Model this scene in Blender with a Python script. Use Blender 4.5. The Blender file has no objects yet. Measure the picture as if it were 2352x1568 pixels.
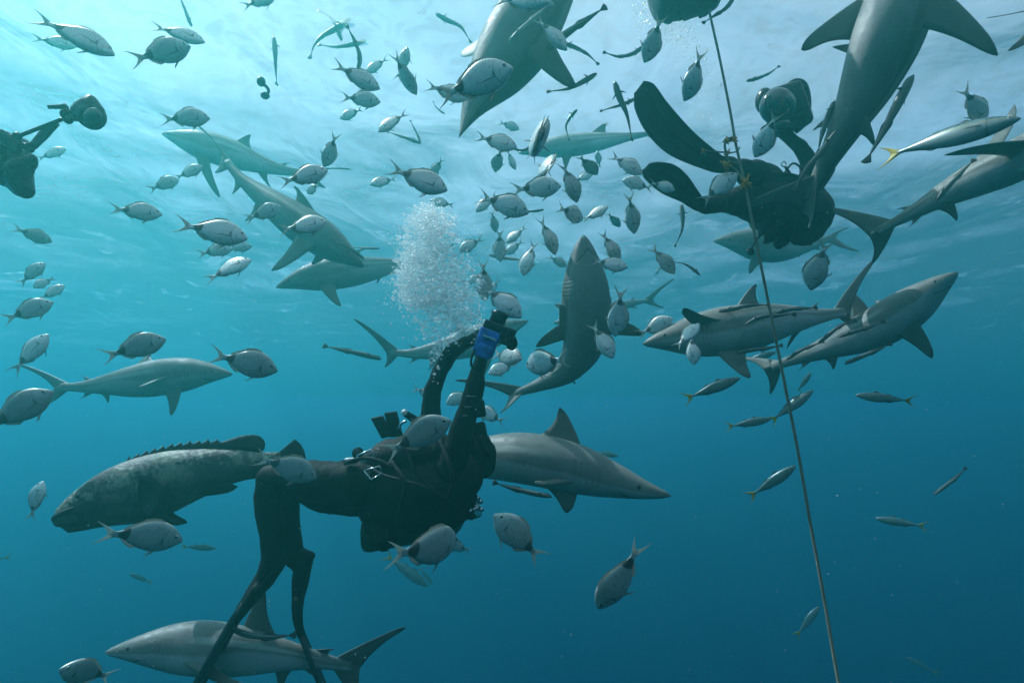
import bpy, bmesh, math, random
import numpy as np
from mathutils import Vector, Matrix, noise

# ------------------------------------------------------------------ camera, sky, sun, exposure
S = bpy.context.scene
COL = S.collection
PITCH = math.radians(10)
FPX = 1306.0                      # focal length for a picture 2352 wide
cam = bpy.data.cameras.new('camera'); cam_ob = bpy.data.objects.new('camera', cam); COL.objects.link(cam_ob)
cam.sensor_width = 36; cam.lens = 36 * FPX / 2352; cam.clip_start = .02; cam.clip_end = 600
cam_ob.rotation_euler = (math.pi / 2 + PITCH, 0, 0)
S.camera = cam_ob
SUN = Vector((-.50, .26, .83)).normalized()
wd = bpy.data.worlds.new('World'); S.world = wd; wd.use_nodes = True
sky = wd.node_tree.nodes.new('ShaderNodeTexSky'); sky.sky_type = 'NISHITA'; sky.sun_disc = False
sky.sun_elevation = math.asin(SUN.z); sky.sun_rotation = math.atan2(SUN.x, SUN.y)
wd.node_tree.links.new(sky.outputs[0], wd.node_tree.nodes['Background'].inputs[0])
wd.node_tree.nodes['Background'].inputs[1].default_value = .06
sl = bpy.data.lights.new('sun', 'SUN'); sl.energy = 5; sl.angle = math.radians(.5); sl.color = (1, .97, .91)
so = bpy.data.objects.new('sun', sl); COL.objects.link(so)
so.rotation_euler = (-SUN).to_track_quat('-Z', 'Y').to_euler()
S.view_settings.view_transform = 'Standard'; S.view_settings.look = 'None'; S.view_settings.gamma = 1
S.view_settings.exposure = 1.56
S.cycles.volume_bounces = 1; S.cycles.max_bounces = 6; S.cycles.transparent_max_bounces = 16
S.cycles.use_denoising = True
rnd = random.Random(7)

# ------------------------------------------------------------------ helpers
CP, SP = math.cos(PITCH), math.sin(PITCH)
RIGHT = Vector((1, 0, 0)); CUP = Vector((0, -SP, CP)); FWD = Vector((0, CP, SP))
def P(px, py, Z):
    """point seen at (px, py) of the 2352 x 1568 picture, Z metres in front of the camera"""
    return RIGHT * ((px - 1176) / FPX * Z) + CUP * ((784 - py) / FPX * Z) + FWD * Z

def new_mat(name):
    m = bpy.data.materials.new(name); m.use_nodes = True; m.node_tree.nodes.clear()
    o = m.node_tree.nodes.new('ShaderNodeOutputMaterial')
    return m, m.node_tree, o

class NT:
    """tiny node-graph writer"""
    def __init__(s, t): s.t = t
    def node(s, k, **kw):
        n = s.t.nodes.new(k)
        for a, v in kw.items(): setattr(n, a, v)
        return n
    def put(s, sock, v):
        if hasattr(v, 'is_output') or isinstance(v, bpy.types.NodeSocket): s.t.links.new(v, sock)
        else: sock.default_value = v
    def m(s, op, a, b=0.0, c=0.0, clamp=False):
        n = s.node('ShaderNodeMath', operation=op); n.use_clamp = clamp
        for i, v in enumerate((a, b, c)): s.put(n.inputs[i], v)
        return n.outputs[0]
    def ss(s, x, lo, hi, a=0.0, b=1.0):
        n = s.node('ShaderNodeMapRange'); n.interpolation_type = 'SMOOTHSTEP'
        for i, v in enumerate((x, lo, hi, a, b)): s.put(n.inputs[i], v)
        return n.outputs[0]
    def mix(s, f, a, b):
        n = s.node('ShaderNodeMix', data_type='RGBA'); s.put(n.inputs[0], f)
        s.put(n.inputs[6], a if not isinstance(a, tuple) else (*a, 1)[:4]); s.put(n.inputs[7], b if not isinstance(b, tuple) else (*b, 1)[:4])
        return n.outputs[2]
    def noise(s, vec, sc, det=3.0, rough=.5, dist=0.0):
        n = s.node('ShaderNodeTexNoise')
        if vec is not None: s.put(n.inputs['Vector'], vec)
        n.inputs['Scale'].default_value = sc; n.inputs['Detail'].default_value = det
        n.inputs['Roughness'].default_value = rough; n.inputs['Distortion'].default_value = dist
        return n.outputs[0]
    def uv(s):
        u = s.node('ShaderNodeUVMap'); x = s.node('ShaderNodeSeparateXYZ'); s.t.links.new(u.outputs[0], x.inputs[0])
        return u.outputs[0], x.outputs[0], x.outputs[1]
    def scaled(s, vec, sc):
        n = s.node('ShaderNodeMapping'); s.put(n.inputs[0], vec); n.inputs['Scale'].default_value = sc
        return n.outputs[0]
    def obj(s): return s.node('ShaderNodeTexCoord').outputs['Object']
    def pos(s): return s.node('ShaderNodeNewGeometry').outputs['Position']
    def rand(s): return s.node('ShaderNodeObjectInfo').outputs['Random']
    def bump(s, h, st, dist):
        n = s.node('ShaderNodeBump'); n.inputs['Strength'].default_value = st; n.inputs['Distance'].default_value = dist
        s.put(n.inputs['Height'], h); return n.outputs[0]
    def bsdf(s, col, rough=.5, metal=0.0, spec=.5, nrm=None):
        n = s.node('ShaderNodeBsdfPrincipled')
        s.put(n.inputs['Base Color'], col if not isinstance(col, tuple) else (*col, 1)[:4]); s.put(n.inputs['Roughness'], rough)
        s.put(n.inputs['Metallic'], metal); s.put(n.inputs['Specular IOR Level'], spec)
        if nrm is not None: s.put(n.inputs['Normal'], nrm)
        return n.outputs[0]
    def mixs(s, f, a, b):
        n = s.node('ShaderNodeMixShader'); s.put(n.inputs[0], f); s.put(n.inputs[1], a); s.put(n.inputs[2], b)
        return n.outputs[0]

def finish(name, fn):
    m, t, o = new_mat(name); g = NT(t); t.links.new(fn(g), o.inputs['Surface']); return m

def plain(name, col, rough=.5, metal=0.0, var=.25, scale=30.0, bump=.0, spec=.5):
    def fn(g):
        p = g.obj(); n = g.noise(p, scale, 4)
        c = g.mix(g.ss(n, .3, .7), tuple(v * (1 - var) for v in col), tuple(min(1, v * (1 + var)) for v in col))
        return g.bsdf(c, g.ss(n, .3, .7, max(0, rough - .08), min(1, rough + .08)), metal, spec, g.bump(n, bump, .01) if bump else None)
    return finish(name, fn)

def link(name, me, mat=None, parent=None, loc=None):
    o = bpy.data.objects.new(name, me); COL.objects.link(o)
    if mat is not None and me is not None and not me.materials: me.materials.append(mat)
    if parent is not None: o.parent = parent
    if loc is not None: o.location = loc
    return o
def tag(o, label, cat, group=None, kind=None):
    if label: o['label'] = label
    if cat: o['category'] = cat
    if group: o['group'] = group
    if kind: o['kind'] = kind
    return o
def thing(name, label, cat, loc=(0, 0, 0), group=None):
    o = bpy.data.objects.new(name, None); COL.objects.link(o); o.location = loc; o.empty_display_size = .1
    return tag(o, label, cat, group)

def mk(name, v, f, uv=None, smooth=True):
    me = bpy.data.meshes.new(name); me.from_pydata([tuple(p) for p in v], [], f)
    if uv is not None:
        ul = me.uv_layers.new(name='UVMap'); idx = np.zeros(len(me.loops), 'i'); me.loops.foreach_get('vertex_index', idx)
        ul.data.foreach_set('uv', np.asarray(uv, 'f')[idx].ravel())
    if smooth: me.polygons.foreach_set('use_smooth', [True] * len(me.polygons))
    me.update(); return me

def curve1(ts, vs):
    """smooth interpolation through (ts, vs)"""
    ts = np.asarray(ts, float); vs = np.asarray(vs, float); d = np.gradient(vs, ts)
    def f(t):
        t = min(max(t, ts[0]), ts[-1]); i = min(max(int(np.searchsorted(ts, t)) - 1, 0), len(ts) - 2)
        h = ts[i + 1] - ts[i]; x = (t - ts[i]) / h
        return ((2*x**3 - 3*x**2 + 1) * vs[i] + (x**3 - 2*x**2 + x) * h * d[i] + (-2*x**3 + 3*x**2) * vs[i+1] + (x**3 - x**2) * h * d[i+1])
    return f

def spine(pts, n):
    """n+1 points evenly along a smooth curve through pts, and its length"""
    q = [pts[0] * 2 - pts[1]] + list(pts) + [pts[-1] * 2 - pts[-2]]
    out = []
    for i in range(1, len(q) - 2):
        for k in range(16):
            t = k / 16; a, b, c, d = q[i-1], q[i], q[i+1], q[i+2]
            out.append(.5 * ((2*b) + (c - a)*t + (2*a - 5*b + 4*c - d)*t*t + (3*b - a - 3*c + d)*t**3))
    out.append(pts[-1])
    L = [0.0]
    for i in range(1, len(out)): L.append(L[-1] + (out[i] - out[i-1]).length)
    L = np.array(L); res = []
    for s in np.linspace(0, L[-1], n + 1):
        i = min(max(int(np.searchsorted(L, s)) - 1, 0), len(out) - 2)
        x = (s - L[i]) / max(1e-9, L[i+1] - L[i]); res.append(out[i].lerp(out[i+1], x))
    return res, float(L[-1])

class Body:
    """a body lofted round a spine; T points to the nose, D to the back, Sd sideways"""
    def __init__(s, pts, dorsal, prof, scale, ts=None, m=20, e=.92):
        n = len(pts) - 1; s.n = n; s.p = pts; s.scale = scale; s.prof = prof
        s.T = []; s.D = []; s.S = []
        for i in range(n + 1):
            t = (pts[max(0, i-1)] - pts[min(n, i+1)]).normalized()
            d = dorsal[i] if isinstance(dorsal, list) else dorsal
            d = (d - t * d.dot(t)).normalized(); s.T.append(t); s.D.append(d); s.S.append(d.cross(t).normalized())
        v = []; f = []; uv = []
        for i in range(n + 1):
            t = i / n if ts is None else ts[i]
            top, bot, w = (x * scale for x in prof(t))
            for k in range(m):
                a = 2 * math.pi * k / m; c, sn = math.cos(a), math.sin(a)
                c = math.copysign(abs(c) ** e, c); sn = math.copysign(abs(sn) ** e, sn)
                v.append(pts[i] + s.D[i] * (c * (top if c > 0 else bot)) + s.S[i] * (w * sn)); uv.append((t, 1 - abs(1 - 2 * k / m)))
        for i in range(n):
            for k in range(m):
                k2 = (k + 1) % m; f.append((i*m + k, i*m + k2, (i+1)*m + k2, (i+1)*m + k))
        f.append(tuple(range(m - 1, -1, -1))); f.append(tuple(range(n*m, n*m + m)))
        s.v, s.f, s.uv = v, f, uv
    def at(s, t, a=0.0, side=1, r=1.0):
        """point on the surface at t along the body, a = 0 back .. 1 belly"""
        x = min(max(t, 0), 1) * s.n; i = min(int(x), s.n - 1); k = x - i
        p = s.p[i].lerp(s.p[i+1], k); D = s.D[i].lerp(s.D[i+1], k).normalized(); Sd = s.S[i].lerp(s.S[i+1], k).normalized()
        top, bot, w = (q * s.scale for q in s.prof(t)); c, sn = math.cos(a * math.pi), math.sin(a * math.pi)
        return p + D * (c * (top if c > 0 else bot) * r) + Sd * (side * w * sn * r)
    def frame(s, t):
        i = min(int(min(max(t, 0), 1) * s.n), s.n); return s.T[i], s.D[i], s.S[i]
    def mesh(s, name, off=Vector()): return mk(name, [p - off for p in s.v], s.f, s.uv)

def fin_mesh(name, A, B, T, thick, bulge=.12, conc=.3, tip=.10, n=12, off=Vector()):
    """a solid, tapering fin: root from A (front) to B (rear), tip T"""
    c = A - B; M = (A + B) / 2; sp = T - M; L = sp.length; sd = sp.normalized()
    fw = c - sd * c.dot(sd)
    if fw.length < 1e-6: fw = sd.orthogonal()
    fw.normalize(); N = sd.cross(fw).normalized(); cl = c.length
    C1 = A.lerp(T, .55) + fw * bulge * L; C2 = B.lerp(T, .42) + fw * conc * cl
    T1 = T + fw * tip * cl * .5; T2 = T - fw * tip * cl * .5
    cf = (0, .05, .2, .5, .8, 1); th = (.12, .6, 1, .8, .35, .06); v = []; uv = []; f = []
    ss = [-.10, 0] + [1 - (1 - k / (n - 1)) ** 1.35 for k in range(1, n)]
    for s_ in ss:
        if s_ < 0: le = A + sp * s_; te = B + sp * s_
        else:
            le = A * (1-s_)**2 + C1 * 2*s_*(1-s_) + T1 * s_*s_; te = B * (1-s_)**2 + C2 * 2*s_*(1-s_) + T2 * s_*s_
        if s_ > .80:      # rounded end
            k_ = math.sqrt(max(.03, 1 - ((s_ - .80) / .20) ** 2)); md = le.lerp(te, .55); le = md.lerp(le, k_); te = md.lerp(te, k_)
        z = thick * (1 - .82 * max(0, s_))
        for x, h in zip(cf, th): v.append(le.lerp(te, x) + N * z * h - off); uv.append((x, max(0, s_)))
        for x, h in reversed(list(zip(cf, th))): v.append(le.lerp(te, x) - N * z * h - off); uv.append((x, max(0, s_)))
    r = 12
    for i in range(len(ss) - 1):
        for k in range(r):
            k2 = (k + 1) % r; f.append((i*r + k, i*r + k2, (i+1)*r + k2, (i+1)*r + k))
    f.append(tuple(range(r - 1, -1, -1))); f.append(tuple(range((len(ss)-1)*r, len(ss)*r)))
    return mk(name, v, f, uv)

def join(name, meshes):
    v = []; f = []; uv = []; 
    for me in meshes:
        b = len(v); v += [q.co.copy() for q in me.vertices]; f += [tuple(i + b for i in p.vertices) for p in me.polygons]
        u = [(0, 0)] * len(me.vertices)
        if me.uv_layers:
            ul = me.uv_layers[0].data
            for l in me.loops: u[l.vertex_index] = tuple(ul[l.index].uv)
        uv += u
    out = mk(name, v, f, uv)
    for me in meshes: bpy.data.meshes.remove(me)
    return out

def sheet_mesh(name, base, tips, nrm, thick, rows=3, off=Vector()):
    """a thin solid membrane between a root line and a free edge"""
    n = len(base); v = []; f = []; uv = []
    for sg in (1, -1):
        for j in range(rows):
            s_ = j / (rows - 1)
            for i in range(n):
                v.append(base[i].lerp(tips[i], s_) + nrm[i] * (sg * thick * (1 - .8 * s_)) - off); uv.append((i / (n - 1), s_))
    R = rows * n
    for j in range(rows - 1):
        for i in range(n - 1):
            a = j*n + i; f.append((a, a+1, a+n+1, a+n)); f.append((R+a, R+a+n, R+a+n+1, R+a+1))
    ring = list(range(n)) + [j*n + n-1 for j in range(1, rows)] + [(rows-1)*n + i for i in range(n-2, -1, -1)] + [j*n for j in range(rows-2, 0, -1)]
    for k in range(len(ring)):
        a, b = ring[k], ring[(k+1) % len(ring)]; f.append((b, a, R + a, R + b))
    return mk(name, v, f, uv)

def ball_mesh(name, c, r, sc=(1, 1, 1), axes=None, seg=14, rings=9):
    bm = bmesh.new(); bmesh.ops.create_uvsphere(bm, u_segments=seg, v_segments=rings, radius=1)
    X, Y, Z = axes or (Vector((1, 0, 0)), Vector((0, 1, 0)), Vector((0, 0, 1)))
    for q in bm.verts: q.co = c + X * (q.co.x * r * sc[0]) + Y * (q.co.y * r * sc[1]) + Z * (q.co.z * r * sc[2])
    me = bpy.data.meshes.new(name); bm.to_mesh(me); bm.free(); me.polygons.foreach_set('use_smooth', [True] * len(me.polygons)); return me

def tube_mesh(name, pts, rad, m=10, n=None, off=Vector(), caps=True):
    if n and len(pts) > 2: pts, _ = spine(pts, n)
    elif n: pts = [pts[0].lerp(pts[1], k / n) for k in range(n + 1)]
    N = len(pts); rr = rad if isinstance(rad, (list, tuple)) else [rad] * N
    if len(rr) != N: rr = list(np.interp(np.linspace(0, 1, N), np.linspace(0, 1, len(rr)), rr))
    v = []; f = []; ref = None; uv = []
    for i in range(N):
        t = (pts[min(N-1, i+1)] - pts[max(0, i-1)]).normalized()
        ref = (t.orthogonal() if ref is None else ref - t * ref.dot(t)).normalized(); b = t.cross(ref)
        for k in range(m):
            a = 2*math.pi*k/m; v.append(pts[i] + (ref * math.cos(a) + b * math.sin(a)) * rr[i] - off); uv.append((i / N, k / m))
    for i in range(N - 1):
        for k in range(m):
            k2 = (k+1) % m; f.append((i*m+k, i*m+k2, (i+1)*m+k2, (i+1)*m+k))
    f.append(tuple(range(m-1, -1, -1))); f.append(tuple(range((N-1)*m, N*m)))
    return mk(name, v, f, uv)

def box_mesh(name, c, X, Y, Z, bevel=.1, seg=3):
    """a bevelled box; X, Y, Z are half-axes"""
    bm = bmesh.new(); bmesh.ops.create_cube(bm, size=2)
    M = Matrix((X, Y, Z)).transposed().to_4x4(); M.translation = c
    bm.transform(M)
    if bevel: bmesh.ops.bevel(bm, geom=list(bm.edges), offset=bevel * min(X.length, Y.length, Z.length), segments=seg, profile=.5, affect='EDGES')
    bmesh.ops.recalc_face_normals(bm, faces=bm.faces)
    me = bpy.data.meshes.new(name); bm.to_mesh(me); bm.free(); me.polygons.foreach_set('use_smooth', [True] * len(me.polygons)); return me

# ------------------------------------------------------------------ sea: surface and water
WZ = 4.6
def build_water():
    r = random.Random(3); W = []
    for k in range(16):
        L = 1.1 * 1.32 ** (k % 9); a = r.gauss(.6, .9)
        W.append((math.cos(a) * 2*math.pi/L, math.sin(a) * 2*math.pi/L, r.random() * 6.28, L * .0060))
    xs = np.linspace(-59, 59, 340); ys = np.linspace(-59, 59, 340)
    X, Y = np.meshgrid(xs, ys); Z = np.full_like(X, WZ)
    for kx, ky, p, A in W: Z += A * np.sin(kx * X + ky * Y + p)
    n = 340; v = np.stack([X, Y, Z], -1).reshape(-1, 3)
    i, j = np.meshgrid(np.arange(n-1), np.arange(n-1)); a = (j*n + i).ravel()
    f = np.stack([a, a+1, a+n+1, a+n], -1)
    me = bpy.data.meshes.new('water'); me.from_pydata(v.tolist(), [], f.tolist()); me.polygons.foreach_set('use_smooth', [True] * len(f))
    def fn(g):
        p = g.scaled(g.pos(), (.80, .55, 1)); n1 = g.noise(p, .95, 3, .45, .9); n2 = g.noise(p, .32, 2, .5, .3)
        h = g.m('ADD', n1, g.m('MULTIPLY', n2, 1.2)); nb = g.bump(h, .6, .25)
        rg = g.m('SUBTRACT', 1.0, g.m('ABSOLUTE', g.m('SUBTRACT', g.m('MULTIPLY', g.noise(g.scaled(g.pos(), (.9, 1.0, 1)), 2.6, 2, .5, 1.2), 2.0), 1.0)))
        tr = g.node('ShaderNodeBsdfTransparent'); g.put(tr.inputs[0], g.mix(g.ss(rg, .70, .97), (.55, .54, .52), (1, .98, .95)))  # ridged tint painted in to stand for light focused by waves
        rf = g.node('ShaderNodeBsdfRefraction'); rf.inputs['IOR'].default_value = 1.03; rf.inputs['Roughness'].default_value = .62; rf.inputs[0].default_value = (1, .96, .91, 1)
        g.put(rf.inputs['Normal'], nb)
        tl = g.node('ShaderNodeBsdfTranslucent'); g.put(tl.inputs['Normal'], nb); tl.inputs[0].default_value = (1, .95, .88, 1)
        lit = g.mixs(.22, rf.outputs[0], tl.outputs[0])
        win = g.mixs(g.ss(n1, .32, .70, .44, .66), tr.outputs[0], lit)
        # beyond the edge of the bright overhead window the underside mirrors the deep water
        lw = g.node('ShaderNodeLayerWeight'); lw.inputs['Blend'].default_value = .5; g.put(lw.inputs['Normal'], g.bump(h, .20, .28))
        gl = g.node('ShaderNodeBsdfGlossy'); gl.inputs['Roughness'].default_value = .22; gl.inputs[0].default_value = (.92, .95, .97, 1); g.put(gl.inputs['Normal'], g.bump(h, .25, .2))
        n3 = g.noise(g.scaled(g.pos(), (1.1, .8, 1)), 1.5, 2, .5, .8)
        tir = g.m('MULTIPLY', g.ss(lw.outputs['Facing'], .42, .78, 0.0, .86), g.m('SUBTRACT', 1.0, g.ss(n3, .60, .72, 0.0, .38)))
        return g.mixs(tir, win, gl.outputs[0])
    ob = link('water', me, finish('rippled water surface', fn)); ob['kind'] = 'structure'
    # the water itself: one closed box of even density
    a, b = (-60, -60, -30), (60, 60, WZ + .75)
    v = [(x, y, z) for x in (a[0], b[0]) for y in (a[1], b[1]) for z in (a[2], b[2])]
    f = [(0, 1, 3, 2), (4, 6, 7, 5), (0, 4, 5, 1), (2, 3, 7, 6), (0, 2, 6, 4), (1, 5, 7, 3)]
    me = bpy.data.meshes.new('haze'); me.from_pydata(v, [], f); hz = link('haze', me); hz['kind'] = 'stuff'
    m, t, o = new_mat('sea water'); pv = t.nodes.new('ShaderNodeVolumePrincipled')
    pv.inputs['Color'].default_value = (.028, .224, .206, 1); pv.inputs['Absorption Color'].default_value = (.165, .50, .72, 1)
    pv.inputs['Density'].default_value = .158; pv.inputs['Anisotropy'].default_value = .62
    t.links.new(pv.outputs[0], o.inputs['Volume']); me.materials.append(m)
build_water()

# ------------------------------------------------------------------ materials of the animals
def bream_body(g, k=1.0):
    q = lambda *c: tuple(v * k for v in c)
    vec, u, a = g.uv(); ob = g.obj(); rn = g.rand()
    n = g.noise(ob, 14, 4); fine = g.noise(g.scaled(vec, (150, 60, 1)), 1, 2)
    back = g.mix(n, q(.58, .59, .54), q(.72, .72, .66)); side = g.mix(n, q(.66, .68, .66), q(.80, .82, .79))
    c = g.mix(g.ss(a, .10, .44), back, side)
    c = g.mix(g.ss(a, .72, 1.0, 0.0, .5), c, q(.78, .79, .76))
    # rows of scales: fine dark vertical lines, and a faint lateral line
    w = g.m('SINE', g.m('MULTIPLY', g.m('ADD', u, g.m('MULTIPLY', g.m('ABSOLUTE', g.m('SUBTRACT', a, .45)), .12)), 150.0))
    st = g.m('MULTIPLY', g.ss(w, .3, 1.0), g.m('MULTIPLY', g.ss(u, .26, .34), g.ss(a, .78, .3)))
    c = g.mix(g.m('MULTIPLY', st, .42), c, (.16, .17, .15))
    ll = g.ss(g.m('ABSOLUTE', g.m('SUBTRACT', a, g.m('ADD', .27, g.m('MULTIPLY', g.ss(u, .3, .9), .2)))), .012, .004)
    c = g.mix(g.m('MULTIPLY', g.m('MULTIPLY', ll, g.ss(u, .26, .3)), .4), c, (.14, .15, .14))
    # gill cover edge, cheek line, mouth, dark saddle at the pectoral base
    d2 = g.m('SUBTRACT', a, .5); arc = g.m('SUBTRACT', .285, g.m('MULTIPLY', g.m('MULTIPLY', d2, d2), .75))
    gl = g.m('MULTIPLY', g.ss(g.m('ABSOLUTE', g.m('SUBTRACT', u, arc)), .012, .003), g.m('MULTIPLY', g.ss(a, .14, .24), g.ss(a, .92, .8)))
    c = g.mix(g.m('MULTIPLY', gl, .55), c, (.09, .10, .095))
    arc2 = g.m('SUBTRACT', .20, g.m('MULTIPLY', g.m('MULTIPLY', d2, d2), .5))
    g2 = g.m('MULTIPLY', g.ss(g.m('ABSOLUTE', g.m('SUBTRACT', u, arc2)), .008, .002), g.m('MULTIPLY', g.ss(a, .45, .5), g.ss(a, .85, .75)))
    c = g.mix(g.m('MULTIPLY', g2, .6), c, (.1, .11, .1))
    ax = g.m('DIVIDE', g.m('SUBTRACT', u, .295), .022); ay = g.m('DIVIDE', g.m('SUBTRACT', a, .53), .07)
    c = g.mix(g.m('MULTIPLY', g.ss(g.m('ADD', g.m('MULTIPLY', ax, ax), g.m('MULTIPLY', ay, ay)), 1.3, .5), .75), c, (.05, .05, .05))
    mo = g.m('MULTIPLY', g.ss(g.m('ABSOLUTE', g.m('SUBTRACT', a, g.m('ADD', .52, g.m('MULTIPLY', u, 1.4)))), .035, .012), g.ss(u, .075, .055))
    c = g.mix(g.m('MULTIPLY', mo, .85), c, (.04, .04, .04))
    # the black spot before the tail
    sx = g.m('DIVIDE', g.m('SUBTRACT', u, .845), .078); sy = g.m('DIVIDE', g.m('SUBTRACT', a, .34), .46)
    sp = g.ss(g.m('ADD', g.m('MULTIPLY', sx, sx), g.m('MULTIPLY', sy, sy)), 1.2, .75)
    c = g.mix(g.m('MULTIPLY', sp, .93), c, (.016, .018, .018))
    c = g.mix(g.m('MULTIPLY', rn, .22), c, (.30, .31, .28))
    b = g.bump(g.m('ADD', g.m('MULTIPLY', fine, .6), g.m('MULTIPLY', gl, -1.2)), .14, .004)
    return g.bsdf(c, g.ss(n, .3, .7, .26, .40), .22, .6, b)
def fin_thin(base, edge, tr=.25):
    def fn(g):
        vec, u, s_ = g.uv(); ry = g.noise(g.scaled(vec, (70, 3, 1)), 1, 2)
        c = g.mix(g.ss(ry, .35, .65), base, tuple(x * .6 for x in base)); c = g.mix(g.ss(s_, .75, 1.0, 0.0, .7), c, edge)
        d = g.bsdf(c, .5, 0, .4); t1 = g.node('ShaderNodeBsdfTranslucent'); g.put(t1.inputs[0], c); tt = g.node('ShaderNodeBsdfTransparent')
        return g.mixs(tr, g.mixs(.35, d, t1.outputs[0]), tt.outputs[0])
    return fn
def shark_body(g, k=1.0):
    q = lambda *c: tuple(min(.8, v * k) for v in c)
    vec, u, a = g.uv(); ob = g.obj(); n = g.noise(ob, 5, 5, .6); n2 = g.noise(ob, 40, 3)
    back = g.mix(n, q(.135, .135, .118), q(.225, .225, .20)); belly = g.mix(n, q(.31, .32, .31), q(.41, .42, .41))
    wav = g.m('MULTIPLY', g.m('SUBTRACT', n, .5), .10)
    band = g.m('ADD', g.m('ADD', .56, wav), g.m('MULTIPLY', g.m('MULTIPLY', g.ss(u, .35, .62), g.ss(u, .86, .70)), -.10))
    f = g.ss(g.m('SUBTRACT', a, band), -.025, .035); c = g.mix(f, back, belly)
    # paler stripe along the flank
    st = g.m('MULTIPLY', g.ss(g.m('ABSOLUTE', g.m('SUBTRACT', a, .40)), .06, .015), g.m('MULTIPLY', g.ss(u, .3, .45), g.ss(u, .95, .7)))
    c = g.mix(g.m('MULTIPLY', st, .7), c, q(.50, .50, .45))
    c = g.mix(g.ss(n2, .56, .74, 0.0, .35), c, (.10, .10, .085))
    sc = g.noise(g.scaled(ob, (6, 6, 60)), 1.0, 3, .6, 2.5); c = g.mix(g.ss(g.m('ABSOLUTE', g.m('SUBTRACT', sc, .5)), .012, .002, 0.0, .30), c, (.5, .5, .45))
    big = g.noise(ob, 1.7, 3, .6, .8); c = g.mix(g.ss(big, .45, .70, 0.0, .35), c, (.09, .09, .075))
    gl = None
    for k in range(5):
        x = g.ss(g.m('ABSOLUTE', g.m('SUBTRACT', u, g.m('ADD', .205 + .0165 * k, g.m('MULTIPLY', g.m('SUBTRACT', a, .5), -.03)))), .0048, .0015)
        gl = x if gl is None else g.m('MAXIMUM', gl, x)
    gl = g.m('MULTIPLY', gl, g.m('MULTIPLY', g.ss(a, .36, .42), g.ss(a, .70, .64)))
    c = g.mix(g.m('MULTIPLY', gl, .22), c, (.06, .06, .055))
    mo = g.m('MULTIPLY', g.ss(g.m('ABSOLUTE', g.m('SUBTRACT', u, g.m('ADD', .066, g.m('MULTIPLY', g.m('SUBTRACT', 1.0, a), .22)))), .006, .002), g.ss(a, .68, .72))
    c = g.mix(g.m('MULTIPLY', mo, .85), c, (.02, .02, .02))
    b = g.bump(g.m('SUBTRACT', n2, g.m('MULTIPLY', g.m('MAXIMUM', gl, mo), 1.6)), .25, .006)
    return g.bsdf(c, g.ss(n2, .3, .7, .46, .62), 0, .35, b)
def shark_fin(g):
    vec, u, s_ = g.uv(); n = g.noise(g.obj(), 8, 4)
    c = g.mix(n, (.11, .107, .088), (.18, .175, .145)); c = g.mix(g.ss(s_, .78, .97, 0.0, .85), c, (.04, .04, .04))
    c = g.mix(g.ss(u, .93, 1.0, 0.0, .4), c, (.09, .09, .08))
    return g.bsdf(c, .45, 0, .5)
def remora_body(g):
    vec, u, a = g.uv(); n = g.noise(g.obj(), 20, 3)
    c = g.mix(n, (.075, .08, .075), (.13, .135, .125)); st = g.ss(g.m('ABSOLUTE', g.m('SUBTRACT', a, .42)), .07, .03)
    c = g.mix(g.m('MULTIPLY', st, .5), c, (.35, .36, .33)); c = g.mix(g.m('MULTIPLY', g.ss(g.m('ABSOLUTE', g.m('SUBTRACT', a, .54)), .06, .03), .8), c, (.03, .03, .03))
    c = g.mix(g.ss(a, .72, .95, 0.0, .4), c, (.3, .3, .28))
    return g.bsdf(c, .4, 0, .5)
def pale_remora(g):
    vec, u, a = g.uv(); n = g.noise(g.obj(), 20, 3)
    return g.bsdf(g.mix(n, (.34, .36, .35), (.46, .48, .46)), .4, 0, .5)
def mack_body(g):
    vec, u, a = g.uv(); n = g.noise(g.obj(), 12, 3); wv = g.noise(g.scaled(vec, (34, 5, 1)), 1, 3, .5, 1.0)
    back = g.mix(g.ss(wv, .42, .58), (.03, .07, .08), (.09, .16, .16)); side = g.mix(n, (.17, .21, .21), (.25, .29, .28))
    c = g.mix(g.ss(a, .30, .48), back, side); c = g.mix(g.ss(a, .6, .9), c, (.36, .39, .38))
    c = g.mix(g.m('MULTIPLY', g.ss(g.m('ABSOLUTE', g.m('SUBTRACT', a, .43)), .03, .01), .5), c, (.42, .38, .12))
    arc = g.ss(g.m('ABSOLUTE', g.m('SUBTRACT', u, .235)), .01, .003); c = g.mix(g.m('MULTIPLY', arc, .6), c, (.04, .05, .05))
    return g.bsdf(c, .34, .2, .6)
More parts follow.
